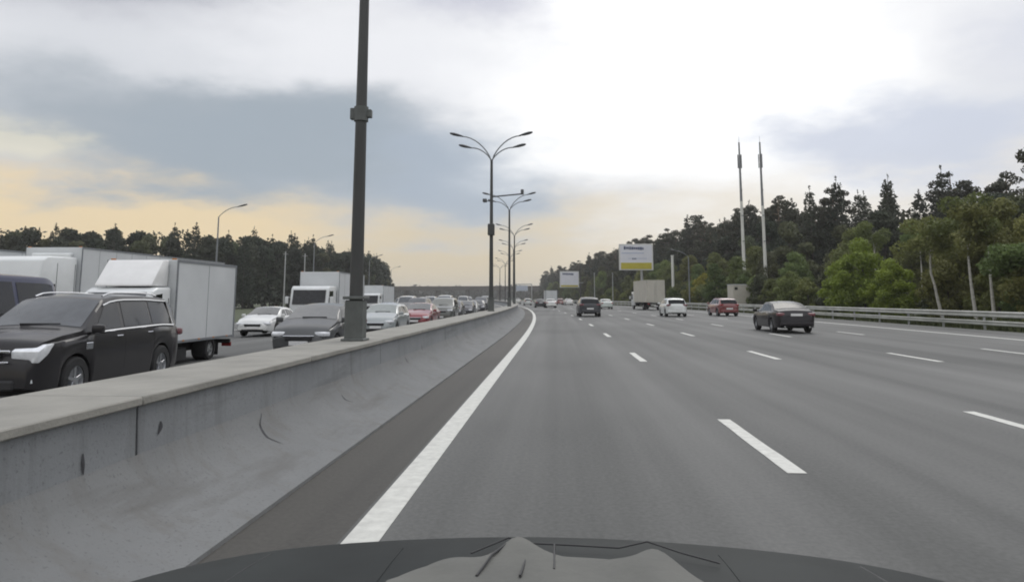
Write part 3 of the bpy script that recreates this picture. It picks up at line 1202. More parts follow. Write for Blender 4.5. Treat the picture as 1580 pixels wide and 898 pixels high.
def truck(name, label, loc, rz, group=None, L=6.0, Wd=2.1, H=2.75, deck=.85, cabL=1.9, cab='small', fairing=False, boxmat=None, cabmat=None, wr=.36, axles=(-1.6,), doors=True, skirt=False, scale=1.0):
    t = thing(name, label, 'truck', loc, rz, group)
    t.scale = (scale,) * 3
    bmx, cmx = boxmat or BOXW, cabmat or CABW
    fx = L / 2                      # nose
    cx = fx - cabL                  # back of the cab
    CW = Wd * .93
    if cab == 'small':
        prof = [(cx, .42), (fx - .02, .42), (fx, .72), (fx - .12, 1.02), (fx - .72, 1.24), (fx - 1.26, 1.98), (fx - 1.5, 2.08), (cx, 2.10)]
        w0, w1 = (fx - .76, 1.30), (fx - 1.24, 1.94)
        sw = [(fx - 1.72, 1.28), (fx - .88, 1.24), (fx - 1.32, 1.88), (fx - 1.72, 1.92)]
        hz, top = .86, 2.10
    elif cab == 'mid':
        prof = [(cx, .55), (fx, .55), (fx + .03, .8), (fx + .02, 1.35), (fx - .22, 2.35), (fx - .42, 2.5), (cx, 2.52)]
        w0, w1 = (fx + .02, 1.42), (fx - .20, 2.26)
        sw = [(fx - 1.1, 1.42), (fx - .18, 1.42), (fx - .34, 2.2), (fx - 1.1, 2.2)]
        hz, top = .85, 2.52
    else:
        prof = [(cx, .7), (fx, .7), (fx + .05, 1.0), (fx + .03, 1.75), (fx - .18, 2.75), (fx - .40, 3.55), (fx - .7, 3.72), (cx, 3.75)]
        w0, w1 = (fx + .03, 1.82), (fx - .14, 2.62)
        sw = [(fx - 1.2, 1.8), (fx - .2, 1.8), (fx - .32, 2.6), (fx - 1.2, 2.6)]
        hz, top = 1.0, 3.75
    obj('cab', prism(NB(), prof, -CW / 2, CW / 2, .07, 3), cmx, t)
    b = NB()
    off_ = Vector((w1[1] - w0[1], 0, -(w1[0] - w0[0]))).normalized() * .02
    slab(b, (w0[0] + off_.x, w0[1] + off_.z), (w1[0] + off_.x, w1[1] + off_.z), CW * .86, .03)
    obj('windscreen', b, SCREEN if cab == 'small' else GLASS, t)
    for s in (1, -1):
        b = prism(NB(), sw, s * (CW / 2 + .006), s * (CW / 2 - .03), .0)
        obj('side_window', b, GLASS, t)
        b = NB()
        V_ = [(fx - cabL * .9, .75), (fx - .62 * cabL * .9, .75)]
        box(b, (fx - cabL * .5, s * (CW / 2 + .004), (.6 + top) / 2 - .1), (.015, .012, top - 1.0))
        box(b, (cx + .12, s * (CW / 2 + .004), (.6 + top) / 2 - .1), (.015, .012, top - 1.0))
        obj('door_seam', b, DARK, t)
        obj('door_handle', box(NB(), (cx + .35, s * (CW / 2 + .015), hz + .32), (.16, .03, .04), .008), PLASTIC, t)
        mzz = w0[1] + .25
        b = NB()
        box(b, (w0[0] - .1 + (.0 if cab != 'small' else -.1), s * (CW / 2 + .2), mzz), (.08, .2, .42), .03)
        tube(b, [(w0[0] - .2, s * (CW / 2 - .02), mzz + .15), (w0[0] - .12, s * (CW / 2 + .18), mzz + .18)], .018, 6)
        obj('mirror', b, PLASTIC if cab != 'mid' else cmx, t)
        obj('headlight', box(NB(), (fx - (.10 if cab == 'small' else -.0), s * (CW / 2 - .27), hz - .08), (.16, .36, .2), .04, rz=-s * .2, seg=2), LENS, t)
        obj('tail_light', box(NB(), (-L / 2 - .02, s * (Wd / 2 - .22), deck - .22), (.05, .3, .13), .01), RED, t)
        wheel(t, fx - (.75 if cab == 'small' else 1.1), s * (Wd / 2 - .22), wr, .24, 6, STEEL, True, 18)
        for xa in axles:
            wheel(t, xa, s * (Wd / 2 - .26), wr, .44, 6, STEEL, True, 18)
            b = NB()
            box(b, (xa - wr - .16, s * (Wd / 2 - .26), wr * .9), (.02, .42, wr * 1.1), .004)
            obj('mud_flap', b, PLASTIC, t)
    obj('grille', box(NB(), (fx + .02, 0, hz), (.06, CW * .5, .22 if cab == 'small' else .5), .02), PLASTIC, t)
    obj('bumper', box(NB(), (fx + .0, 0, .5 if cab == 'small' else .62), (.18, CW * .98, .26), .05, seg=2), cmx if cab != 'small' else PLASTIC, t)
    obj('licence_plate', box(NB(), (fx + .11, 0, .5), (.02, .5, .11)), PLATE, t)
    obj('licence_plate', box(NB(), (-L / 2 - .03, 0, .55), (.02, .5, .11)), PLATE, t)
    # frame rails, tanks, bumper bar
    b = NB()
    for s in (-1, 1):
        box(b, ((cx - L / 2) / 2 + .1, s * .38, deck - .2), (L - cabL - .1, .08, .2))
    for k in range(6):
        box(b, (-L / 2 + .2 + k * (L - cabL) / 6, 0, deck - .17), (.08, .7, .12))
    box(b, (-L / 2 + .05, 0, .48), (.1, Wd * .92, .12), .01)
    obj('chassis', b, CHASSIS, t)
    b = NB()
    box(b, (cx - .75, Wd / 2 - .38, deck - .34), (.9, .45, .4), .05)
    box(b, (cx - .75, -Wd / 2 + .38, deck - .34), (.7, .45, .4), .05)
    obj('fuel_tank', b, CHASSIS, t)
    # cargo box
    bl = L - cabL - .12
    bc = -L / 2 + bl / 2
    cb_ = obj('cargo_box', box(NB(), (bc, 0, (deck + H) / 2), (bl, Wd, H - deck), .015), bmx, t)
    b = NB()
    e = .035
    for s in (-1, 1):
        for xx in (bc - bl / 2 + .03, bc + bl / 2 - .03):
            box(b, (xx, s * (Wd / 2 + .004), (deck + H) / 2), (.07, .02, H - deck))
        for zz in (deck + .04, H - .03):
            box(b, (bc, s * (Wd / 2 + .006), zz), (bl, .02, .07))
    for zz in (deck + .04, H - .04):
        box(b, (-L / 2 - .004, 0, zz), (.02, Wd, .08))
    for s in (-1, 1):
        box(b, (-L / 2 - .006, s * (Wd / 2 - .04), (deck + H) / 2), (.02, .08, H - deck))
    obj('edge_trim', b, ARMM if boxmat is None else bmx, t)
    nseam = int(bl / 1.25)
    b = NB()
    for s in (-1, 1):
        for k in range(1, nseam):
            box(b, (bc - bl / 2 + k * bl / nseam, s * (Wd / 2 + .002), (deck + H) / 2), (.012, .008, H - deck - .16))
    obj('panel_seam', b, ARMM, t)
    for s in (-1, 1):
        obj('rear_door', box(NB(), (-L / 2 - .012, s * Wd * .235, (deck + H) / 2), (.03, Wd * .44, H - deck - .2), .01), bmx, t)
        b = NB()
        tube(b, [(-L / 2 - .045, s * .16, deck + .1), (-L / 2 - .045, s * .16, H - .1)], .015, 6)
        for k in range(3):
            box(b, (-L / 2 - .035, s * (Wd / 2 - .1), deck + .3 + k * (H - deck - .6) / 2), (.03, .12, .06))
        obj('door_bar', b, STEEL, t)
    AMB = mat('amber_marker', (.45, .16, .02), .4, var=.1)
    for s in (1, -1):
        for k in range(4):
            obj('side_marker', box(NB(), (bc - bl / 2 + .5 + k * (bl - 1) / 3, s * (Wd / 2 + .012), deck + .06), (.1, .02, .04), .004), AMB, t)
        obj('roof_marker', box(NB(), (bc + bl / 2 - .05, s * (Wd / 2 - .12), H + .02), (.06, .12, .04), .008), AMB, t)
    if skirt:
        b = NB()
        for s in (-1, 1):
            box(b, (bc + bl * .12, s * (Wd / 2 - .03), deck - .38), (bl * .45, .03, .6), .01)
        obj('side_skirt', b, bmx, t)
        b = NB()
        box(b, (cx - .06, 0, H - .65), (.3, Wd * .7, .8), .05)
        obj('cooling_unit', b, CABW, t)
    if fairing:
        zt = H - .02
        b = NB()
        pr = [(cx - .08, top + .015), (fx - 1.42, top + .015), (fx - 1.44, top + .07), (cx + .2, zt), (cx - .08, zt + .01)]
        prism(b, pr, -CW * .42, CW * .42, .035, 2)
        obj('wind_deflector', b, mat('deflector_white', (.80, .80, .79), .3, coat=.4, var=.04), t)
    return t


def onc(x, Y, d=0.0):
    """oncoming vehicle pose"""
    return (x + off(Y), Y, ZL(x)), R(-90) - head(Y) + d


def fwd(x, Y, d=0.0):
    return (x, Y, 0), R(90) - head(Y) + d


# ---- our own side
DKSED = (0.016, 0.014, 0.017)
l, r = fwd(10.95, 36.6, R(-1.5))
car('sedan', 'near black sedan with pale plate, driving in the fourth lane, closest car on this side', 'car', 'sedan', DKSED, l, r, lod=0, tail=REDP, chrome=True)
l, r = fwd(15.15, 68.2, R(1))
car('hatchback', 'dark red hatchback driving right of the white one near the guardrail', 'car', 'hatch', (0.17, 0.035, 0.035), l, r, scale=1.08)
l, r = fwd(10.25, 65.8, R(-1))
car('hatchback', 'white hatchback driving between the box lorry and the red hatchback', 'car', 'hatch', (0.62, 0.64, 0.63), l, r, scale=1.08, tail=REDP)
l, r = fwd(2.8, 65.6)
car('estate_car', 'dark grey tall hatchback driving in the second lane below the smaller billboard', 'car', 'hatch', (0.05, 0.052, 0.058), l, r, scale=1.12, tail=REDP)
l, r = fwd(7.2, 110)
car('hatchback', 'white and dark green car half hidden beside the dark grey hatchback', 'car', 'sedan', (0.45, 0.50, 0.47), l, r)
l, r = fwd(-2.8, 124)
car('sedan', 'black car far ahead nearest the median bend', 'car', 'sedan', (0.03, 0.03, 0.032), l, r, lod=2)
l, r = fwd(-1.05, 123)
car('sedan', 'small white car far ahead in front of the white van', 'car', 'sedan', (0.6, 0.6, 0.58), l, r, lod=2)
l, r = fwd(-1.3, 144)
truck('box_van', 'white box van far ahead behind the small white car', l, r, L=5.6, Wd=2.3, H=3.1)
l, r = fwd(.7, 176)
car('hatchback', 'tiny dull red car far ahead between the white van and the smaller billboard', 'car', 'hatch', (0.25, 0.10, 0.09), l, r, lod=2)
l, r = fwd(2.6, 168)
car('sedan', 'tiny white sedan far ahead below the smaller billboard', 'car', 'sedan', (0.62, 0.62, 0.6), l, r, lod=2)
l, r = fwd(-6.6, 166)
car('hatchback', 'tiny silver car farthest ahead at the bend beside the median', 'car', 'hatch', (0.5, 0.52, 0.5), l, r, lod=2)
l, r = fwd(-11.0, 205)
car('sedan', 'tiny pale car at the vanishing bend under the sign frame', 'car', 'sedan', (0.45, 0.46, 0.42), l, r, lod=2)
truck('box_lorry', 'dull cream box lorry with dark side bar driving under the big billboard', (12.7, 104.2, 0), R(90) + R(6), L=10.5, Wd=2.45, H=4.0, deck=1.05, cabL=2.1, cab='mid', boxmat=BOXG, wr=.48, axles=(-2.6,))

# ---- oncoming traffic jam
G_ = 'oncoming vehicles queueing beyond the median wall'
l, r = onc(-9.13, 13.5, R(3.5))
car('suv', 'dark charcoal suv with bright grille and chrome window trim, nearest beyond the median wall', 'suv', 'suv', (0.026, 0.025, 0.027), l, r, lod=0, suvface=True, scale=.985, tail=REDP)
l, r = onc(-11.16, 19.7, R(0))
truck('box_truck', 'small white box truck with roof wind deflector right behind the charcoal suv', l, r, L=5.9, Wd=1.95, H=2.83, deck=.60, cabL=2.15, fairing=True, axles=(-1.55,), wr=.34)
l, r = onc(-11.75, 12.9)
car('van', 'navy blue van cut off by the left picture edge beside the suv', 'van', 'van', (0.03, 0.035, 0.075), l, r, lod=1, scale=1.08)
l, r = onc(-21.6, 35.6, R(0))
truck('semi_trailer_truck', 'white semi trailer truck with long plain box, outermost lane on the left', l, r, L=16.4, Wd=2.5, H=4.2, deck=1.35, cabL=2.5, cab='big', wr=.5, axles=(-6.6, -5.3, -4.0, 3.2), skirt=True)
l, r = onc(-25.3, 33.5, R(0))
truck('semi_trailer_truck', 'second white semi trailer truck cut off by the left picture edge', l, r, L=15, Wd=2.5, H=4.2, deck=1.35, cabL=2.5, cab='big', wr=.5, axles=(-6.0, -4.7, -3.4, 3.2))
l, r = onc(-14.9, 37.6, R(1))
car('sedan', 'white sedan between the small box truck and the silver car', 'car', 'sedan', (0.62, 0.63, 0.62), l, r)
l, r = onc(-7.3, 22.6, R(0))
car('hatchback', 'grey silver hatchback with bright headlights left of the thick lamp post foot', 'car', 'hatch', (0.085, 0.088, 0.09), l, r, lod=1, scale=1.04, screen=mat('grey_windscreen', (.12, .123, .125), .25, coat=.3, var=.12))
l, r = onc(-15.3, 49.3, R(0))
truck('lorry', 'white cabover lorry behind the grey silver hatchback', l, r, L=8.4, Wd=2.45, H=3.4, deck=1.0, cabL=1.9, cab='mid', wr=.45, axles=(-2.4,), scale=1.06)
l, r = onc(-8.15, 34.8)
car('hatchback', 'pale silver car just right of the thick lamp post foot', 'car', 'hatch', (0.30, 0.325, 0.33), l, r, screen=mat('pale_windscreen', (.2, .225, .22), .2, coat=.3, var=.12))
l, r = onc(-8.1, 44.2)
car('sedan', 'red car in the queue right of the pale silver car', 'car', 'sedan', (0.20, 0.010, 0.018), l, r)
l, r = onc(-7.9, 53.5)
car('suv', 'grey green suv behind the red car in the queue', 'suv', 'suv', (0.10, 0.105, 0.095), l, r, lod=2, scale=.95, screen=mat('grey_green_windscreen', (.16, .165, .15), .3, coat=.2, var=.1))
l, r = onc(-19.4, 84)
truck('lorry', 'white cabover lorry farther back just right of the thick lamp post', l, r, L=9, Wd=2.45, H=3.4, deck=1.0, cabL=1.9, cab='mid', wr=.45, axles=(-2.6,))
rr = random.Random(21)
cols = [((0.46, 0.47, 0.47), 'white'), ((0.05, 0.05, 0.055), 'black'), ((0.20, 0.205, 0.205), 'silver'), ((0.07, 0.07, 0.073), 'grey'), ((0.55, 0.55, 0.53), 'white'), ((0.10, 0.07, 0.06), 'brown'), ((0.08, 0.10, 0.14), 'dark blue'), ((0.4, 0.4, 0.38), 'beige')]
spots = [  # lane x, Y, kind, colour index, where
    (-8.0, 62, 'hatch', 3, 'behind the grey green suv'), (-8.0, 70, 'sedan', 1, 'left of the box carrying lamp post'), (-8.0, 79, 'sedan', 4, 'right beside the box carrying lamp post'),
    (-8.0, 90, 'hatch', 1, 'in the inner lane far back'), (-8.0, 101, 'suv', 1, 'in the inner lane far back'), (-8.0, 113, 'sedan', 2, 'in the inner lane far back'), (-8.0, 126, 'hatch', 3, 'in the inner lane far back'),
    (-11.8, 58, 'sedan', 1, 'behind and left of the red car'), (-11.8, 67, 'suv', 3, 'second lane behind the grey green suv'), (-11.8, 76, 'hatch', 5, 'in the second lane midway back'), (-11.8, 86, 'van', 0, 'in the second lane midway back'),
    (-11.8, 97, 'sedan', 1, 'in the second lane far back'), (-11.8, 108, 'hatch', 2, 'in the second lane far back'), (-11.8, 120, 'van', 4, 'in the second lane far back'), (-11.8, 134, 'sedan', 3, 'in the second lane far back'),
    (-15.6, 72, 'hatch', 6, 'in the third lane midway back'), (-15.6, 83, 'van', 4, 'in the third lane with a bright front'), (-15.6, 96, 'sedan', 1, 'in the third lane far back'), (-15.6, 108, 'van', 0, 'in the third lane far back'),
    (-15.6, 122, 'suv', 2, 'in the third lane far back'), (-15.6, 138, 'sedan', 7, 'in the third lane far back'),
    (-19.4, 104, 'van', 4, 'in the fourth lane far back'), (-19.4, 117, 'hatch', 1, 'in the fourth lane far back'), (-19.4, 132, 'van', 0, 'farthest of the fourth lane vans'),
    (-23.2, 92, 'sedan', 7, 'in the outer lane midway back'), (-23.2, 110, 'van', 7, 'in the outer lane far back'), (-23.2, 128, 'van', 2, 'in the outer lane far back'),
    (-8.0, 141, 'sedan', 1, 'in the inner lane where the road bends'), (-8.0, 156, 'van', 0, 'in the inner lane where the road bends'), (-11.8, 150, 'suv', 3, 'in the second lane where the road bends'),
    (-15.6, 153, 'van', 4, 'in the third lane where the road bends'), (-19.4, 149, 'sedan', 0, 'in the fourth lane where the road bends'), (-8.0, 172, 'hatch', 2, 'in the inner lane where the road bends'), (-11.8, 168, 'van', 4, 'in the second lane where the road bends')]
nm = {'sedan': ('sedan', 'sedan', 'car'), 'hatch': ('hatchback', 'hatchback', 'car'), 'suv': ('suv', 'suv', 'suv'), 'van': ('van', 'van', 'van')}
seen = {}
for x, Y, k, c, w in spots:
    col_, cn = cols[c]
    l, r = onc(x + rr.uniform(-.3, .3), Y, R(rr.uniform(-1.5, 1.5)))
    lab = '%s %s in the oncoming queue, %s' % (cn, nm[k][1], w)
    car(nm[k][0], lab, nm[k][2], k, col_, l, r, group='distant queue of %s %ss' % (cn, nm[k][1]) if lab in seen else None, lod=2, scale=1.0)
    seen[lab] = 1
l, r = onc(-23.2, 76)
truck('lorry', 'white lorry with dark windscreen in the outer lane behind the queue', l, r, L=8, Wd=2.4, H=2.7, deck=.9, cabL=1.9, cab='mid', wr=.42, axles=(-2.4,), scale=.9)

# container seen over the guardrail
t = thing('container', 'pale grey site container standing behind the guardrail by the shrubs', 'container', (24.3, 98, -.06), R(6))
obj('shell', box(NB(), (0, 0, 1.75), (3.0, 2.2, 3.2), .03), BOXG, t)
b = NB()
for k in range(12):
    box(b, (-1.35 + k * .245, -1.11, 1.75), (.1, .03, 2.9))
obj('wall_rib', b, BOXG, t)
obj('roof', box(NB(), (0, 0, 3.4), (3.1, 2.3, .08), .01), BOXW, t)
obj('vent', box(NB(), (-1.1, -1.14, 2.9), (.4, .03, .35), .01), DARK, t)

# ------------------------------------------------------------------ far overpass
t = thing('overpass', 'long low concrete overpass crossing the far end of the road', 'bridge', (0, 0, 0))
OVM = mat('overpass_concrete', (.085, .075, .068), .8, var=.15, scale=.05)
OVP = mat('overpass_rail', (.06, .05, .045), .8, var=.15, scale=.05)
a0, a1 = Vector((-250, 640, 0)), Vector((20, 600, 0))
d = (a1 - a0)
ang = math.atan2(d.y, d.x)
mid = (a0 + a1) / 2
obj('deck', box(NB(), (mid.x, mid.y, 9.0), (d.length, 14, 1.9), .1, rz=ang), OVM, t)
obj('parapet', box(NB(), (mid.x, mid.y - 7.2, 10.7), (d.length, .3, 1.5), rz=ang), OVP, t)
for k in range(10):
    p = a0.lerp(a1, (k + .5) / 10)
    obj('pier', box(box(NB(), (p.x, p.y, 4), (1.6, 9, 8.2), .1, rz=ang), (p.x, p.y, 7.8), (2.2, 12, .8), .1, rz=ang), OVM, t)

# ------------------------------------------------------------------ vegetation
def leaves(rng, centres, radii, count, size, flat=.7, up=0.0):
    """count leaf faces spread near the shells of ellipsoid clumps; returns vertex and face arrays"""
    centres, radii = np.array(centres), np.array(radii)
    vol = radii.prod(1) ** .5 + .05
    idx = rng.choice(len(centres), count, p=vol / vol.sum())
    d = rng.normal(size=(count, 3))
    d /= np.linalg.norm(d, axis=1)[:, None]
    rr_ = rng.uniform(.25, 1, count) ** .45
    P = centres[idx] + d * radii[idx] * rr_[:, None]
    s = size * rng.uniform(.55, 1.35, count)
    n = d + rng.normal(size=(count, 3)) * .75
    n /= np.linalg.norm(n, axis=1)[:, None]
    a = np.cross(n, rng.normal(size=(count, 3)))
    a /= np.linalg.norm(a, axis=1)[:, None]
    b_ = np.cross(n, a)
    Vv = np.empty((count, 4, 3))
    Vv[:, 0] = P - a * s[:, None] * .5
    Vv[:, 1] = P - b_ * (s * flat * .5)[:, None]
    Vv[:, 2] = P + a * s[:, None] * .55
    Vv[:, 3] = P + b_ * (s * flat * .5)[:, None]
    return Vv.reshape(-1, 3)


def leaf_mesh(name, V, m):
    n = len(V) // 4
    me = bpy.data.meshes.new(name)
    me.vertices.add(len(V))
    me.vertices.foreach_set('co', V.ravel())
    me.loops.add(n * 4)
    me.loops.foreach_set('vertex_index', np.arange(n * 4))
    me.polygons.add(n)
    me.polygons.foreach_set('loop_start', np.arange(n) * 4)
    me.polygons.foreach_set('loop_total', np.full(n, 4))
    me.update()
    me.materials.append(m)
    return me


def meshof(bm, name, m):
    me = bpy.data.meshes.new(name)
    bmesh.ops.recalc_face_normals(bm, faces=bm.faces)
    bm.to_mesh(me)
    bm.free()
    finish(me)
    me.materials.append(m)
    return me


PINEL = mat('pine_needles', (0.036, 0.040, 0.026), .8, col2=(0.066, 0.068, 0.040), scale=.35, objrand=.25, transl=.15)
SPRL = mat('spruce_needles', (0.022, 0.032, 0.020), .8, col2=(0.045, 0.055, 0.030), scale=.35, objrand=.25, transl=.12)
DECL = mat('broad_leaves', (0.105, 0.13, 0.038), .7, col2=(0.18, 0.21, 0.06), scale=.5, objrand=.25, transl=.3)
DECD = mat('dark_broad_leaves', (0.052, 0.062, 0.028), .7, col2=(0.095, 0.105, 0.045), scale=.4, objrand=.25, transl=.2)
YELL = mat('yellow_green_leaves', (0.17, 0.20, 0.025), .7, col2=(0.27, 0.30, 0.04), scale=.6, objrand=.1, transl=.35)
BARKP = mat('pine_bark', (0.13, 0.085, 0.06), .9, col2=(0.22, 0.16, 0.12), scale=2, objrand=.2)
BARKD = mat('grey_bark', (0.09, 0.08, 0.07), .9, var=.3, scale=3)
BIRCH = mat('birch_bark', (0.55, 0.53, 0.48), .8, col2=(0.36, 0.35, 0.32), scale=3, stretch=(1, 1, 3))


def mk_pine(seed, H):
    g = np.random.default_rng(seed)
    b = NB()
    bend = g.normal(size=2) * .35
    pts = [(bend[0] * (k / 5) ** 2, bend[1] * (k / 5) ** 2, H * .95 * k / 5) for k in range(6)]
    tube(b, pts, [.24, .2, .17, .13, .09, .03], 7)
    cs, rs = [], []
    nb = 15
    for k in range(nb):
        u = k / (nb - 1)
        z = H * (.50 + .44 * u)
        R_ = (3.1 * math.sin(PI * (0.22 + .70 * u)) ** .8 + .2) * H / 19
        for j in range(2 if k < nb - 2 else 1):
            a = g.uniform(0, 2 * PI)
            rad_ = R_ * g.uniform(.35, .95)
            c = (bend[0] * .6 + rad_ * math.cos(a), bend[1] * .6 + rad_ * math.sin(a), z + g.uniform(-.3, .6))
            cs.append(c)
            q = g.uniform(.75, 1.35) * (1.15 - .45 * u) * H / 19
            rs.append((q * 1.35, q * 1.35, q * .72))
            tube(b, [(bend[0] * .6, bend[1] * .6, z - .7), c], [.07, .02], 4, False)
    # a few dead stubs lower down
    for k in range(6):
        z = H * g.uniform(.25, .5)
        a = g.uniform(0, 2 * PI)
        tube(b, [(0, 0, z), (math.cos(a) * 1.2, math.sin(a) * 1.2, z + g.uniform(-.2, .4))], [.04, .012], 4, False)
    return leaf_mesh('crown', leaves(g, cs, rs, 5600, .42, .5), PINEL), meshof(b, 'trunk', BARKP)


def mk_spruce(seed, H):
    g = np.random.default_rng(seed)
    b = tube(NB(), [(0, 0, 0), (0, 0, H * .5), (0, 0, H)], [.22, .13, .02], 7)
    cs, rs = [], []
    lv = 17
    for k in range(lv):
        u = k / (lv - 1)
        z = H * (.16 + .83 * u)
        R_ = 3.3 * (1 - u) ** .8 * H / 17 + .15
        m_ = max(3, int(7 * (1 - u)) + 1) if k < lv - 1 else 1
        for j in range(m_):
            a = 2 * PI * (j + g.uniform(-.3, .3)) / m_ + k
            q = R_ * g.uniform(.5, .75)
            cs.append((q * math.cos(a), q * math.sin(a), z - .25 * R_ * g.uniform(.6, 1.2)))
            rs.append((R_ * .5 + .06, R_ * .5 + .06, .45 + .12 * R_))
    return leaf_mesh('crown', leaves(g, cs, rs, 7000, .42, .5), SPRL), meshof(b, 'trunk', BARKD)


def mk_decid(seed, H, wid, base, n, size, m, bark, clump=1.0, limbs=7):
    g = np.random.default_rng(seed)
    b = NB()
    tube(b, [(0, 0, 0), (.1, .05, H * .3), (0, .1, H * .75)], [.035 * H / 2.2, .026 * H / 2.2, .03], 7)
    cs, rs = [], []
    for k in range(limbs * 4):
        u = g.uniform(0, 1)
        z = H * (base + (1 - base) * u * .93)
        R_ = wid * (math.sin(PI * (.15 + .80 * u)) ** (.7 + .5 * u))
        a = g.uniform(0, 2 * PI)
        q = R_ * math.sqrt(g.uniform(.05, 1)) * .8
        c = (q * math.cos(a), q * math.sin(a), z)
        cs.append(c)
        s_ = g.uniform(.6, 1.2) * clump
        rs.append((s_, s_, s_ * .75))
        if k < limbs:
            tube(b, [(0, 0, max(.2, z - 1.2 * H / 8)), c], [.05 * H / 6, .012], 4, False)
    return leaf_mesh('crown', leaves(g, cs, rs, n, size, .7), m), meshof(b, 'trunk', bark)


PINES = [mk_pine(i, 19) for i in range(4)]
SPRS = [mk_spruce(10 + i, 17) for i in range(3)]
DECS = [mk_decid(20 + i, 11, 3.3, .05, 13000, .30, DECL if i != 2 else DECD, BARKD, 1.3, 12) for i in range(4)]
DARKD = [mk_decid(30 + i, 15, 3.6, .12, 7500, .48, SPRL if i else DECD, BARKD, 1.3, 10) for i in range(3)]
SHR = [mk_decid(40 + i, 6, 2.6, .02, 9000, .24, DECL if i != 1 else DECD, BARKD, .85, 9) for i in range(3)]
YSH = [mk_decid(50, 6.5, 3.2, .02, 12000, .24, YELL, BARKD, .9, 12)]
tr = random.Random(5)


def plant(name, proto, label, cat, loc, s, group, sz=None):
    t = thing(name, label, cat, loc, tr.uniform(0, 6.28), group)
    t.scale = (s, s, sz or s)
    link('trunk', proto[1], None, t)
    link('crown', proto[0], None, t)
    return t


def where_right(x, Y):
    a = math.degrees(math.atan2(x, Y))
    return ('beyond the smaller billboard' if a < 2.5 else 'behind the big billboard' if a < 8.5 else 'between billboard and masts' if a < 12.5 else
            'around the pair of masts' if a < 17 else 'above the bright bush' if a < 22.5 else 'above the pale birch trunks' if a < 27 else 'near the right picture edge')


def where_left(x, Y):
    a = math.degrees(math.atan2(x, Y))
    return 'above the long semi trailer' if a < -27 else 'behind the leftmost street lamp' if a < -20.5 else 'above the white lorry' if a < -16.5 else 'right of the thick near lamp post'


# right-hand pine forest, several rows deep
cnt = 0
rows = [(0, 6.4), (5, 6.6), (11, 7.5), (18, 9)]
for ri, (dx, stp) in enumerate(rows):
    Y = 86 if ri == 0 else 76
    while Y < 560:
        base_x = 45 + max(0, (120 - Y)) * .85
        x = base_x + dx + tr.uniform(-2, 2) + off(Y)
        h = tr.uniform(.99, 1.17)
        if tr.random() < .12:
            h *= 1.1
        if tr.random() < (.6 if Y > 140 else .35):
            plant('pine_tree', PINES[tr.randrange(4)], 'tall dark pine in the right forest, ' + where_right(x, Y), 'tree', (x, Y + tr.uniform(-2, 2), -.2), h, 'pines of the right hand forest, ' + where_right(x, Y))
        else:
            plant('spruce_tree', SPRS[tr.randrange(3)], 'dark pointed spruce in the right forest, ' + where_right(x, Y), 'tree', (x, Y + tr.uniform(-2, 2), -.2), h * 1.08, 'spruces of the right hand forest, ' + where_right(x, Y))
        cnt += 1
        Y += stp * tr.uniform(.7, 1.3) * (1 + max(0, Y - 200) / 400)
# understorey of dark broadleaved trees in front of and between the pines
Y = 62
while Y < 420:
    for dx in (34, 40):
        x = dx + max(0, (110 - Y)) * .45 + tr.uniform(-2, 2) + off(Y)
        plant('broadleaf_tree', DARKD[tr.randrange(3)] if dx == 40 else DECS[tr.randrange(4)], 'dull green leafy tree right of the road, ' + where_right(x, Y), 'tree', (x, Y + tr.uniform(-2, 2), -.2), tr.uniform(.68, .98), 'broadleaved trees along the right forest edge, ' + where_right(x, Y))
    Y += 5.5 * tr.uniform(.8, 1.2) * (1 + max(0, Y - 150) / 250)
# olive trees close to the frame edge
for x, Y, s, i in ((30.5, 41, .86, 0), (33.5, 47, .95, 1), (29.5, 36.5, .72, 2), (36.5, 52, .98, 3), (33, 59, .78, 1), (42, 57, 1.05, 0), (39, 64, 1.0, 2), (46, 66, 1.1, 1), (35, 40, .98, 3), (50, 73, 1.1, 2), (44, 75, 1.0, 3), (38, 72, .85, 1), (28.3, 44.5, .62, 1), (31, 53, .8, 3), (27.6, 39, .55, 3), (40, 51, 1.0, 0), (29.8, 56, .6, 1), (36, 66, .9, 0)):
    plant('broadleaf_tree', DECS[i], 'olive green leafy tree near the right picture edge, %s the guardrail' % ('close behind' if x < 31 else 'a few metres behind' if x < 37 else 'well back from'), 'tree', (x, Y, -.2), s, 'olive trees near the right picture edge, %s' % ('front' if x < 31 else 'middle' if x < 37 else 'back'))
# shrubs along the guardrail
Y = 34
while Y < 230:
    x = 26.8 + tr.uniform(-.8, 1.6) + off(Y)
    if not (58 < Y < 66):
        plant('shrub', SHR[tr.randrange(3)], 'rounded green shrub behind the guardrail, ' + where_right(x, Y).replace('above', 'beside').replace('behind', 'below'), 'shrub', (x + (.4 if Y > 70 else 1.2), Y, -.1), tr.uniform(.5, .85), 'green shrubs behind the guardrail, ' + where_right(x, Y))
    Y += 2.7 * tr.uniform(.8, 1.25) * (1 + Y / 260)
for x, Y, s, lab in ((25.9, 63.5, 1.02, 'bright yellow green bush behind the guardrail, largest of the bright bushes'), (27.0, 69.5, .86, 'bright yellow green bush just left of the largest bright bush'), (26.2, 58.8, .72, 'low bright yellow green bush just right of the largest bright bush')):
    plant('bush', YSH[0], lab, 'bush', (x, Y, -.1), s, None)
plant('bush', YSH[0], 'yellowish green bush under the pines near the street lamp on the right', 'bush', (25.5, 128, -.1), .9, None)
for x, Y, s_, lab in ((25.3, 103, .70, 'leafy tree hiding the foot of the left mast'), (28.3, 101.5, .46, 'low leafy tree at the foot of the right mast'), (22.6, 106, .62, 'leafy tree left of the mast pair behind the container')):
    plant('broadleaf_tree', DECS[0], lab, 'tree', (x, Y, -.2), s_, None)
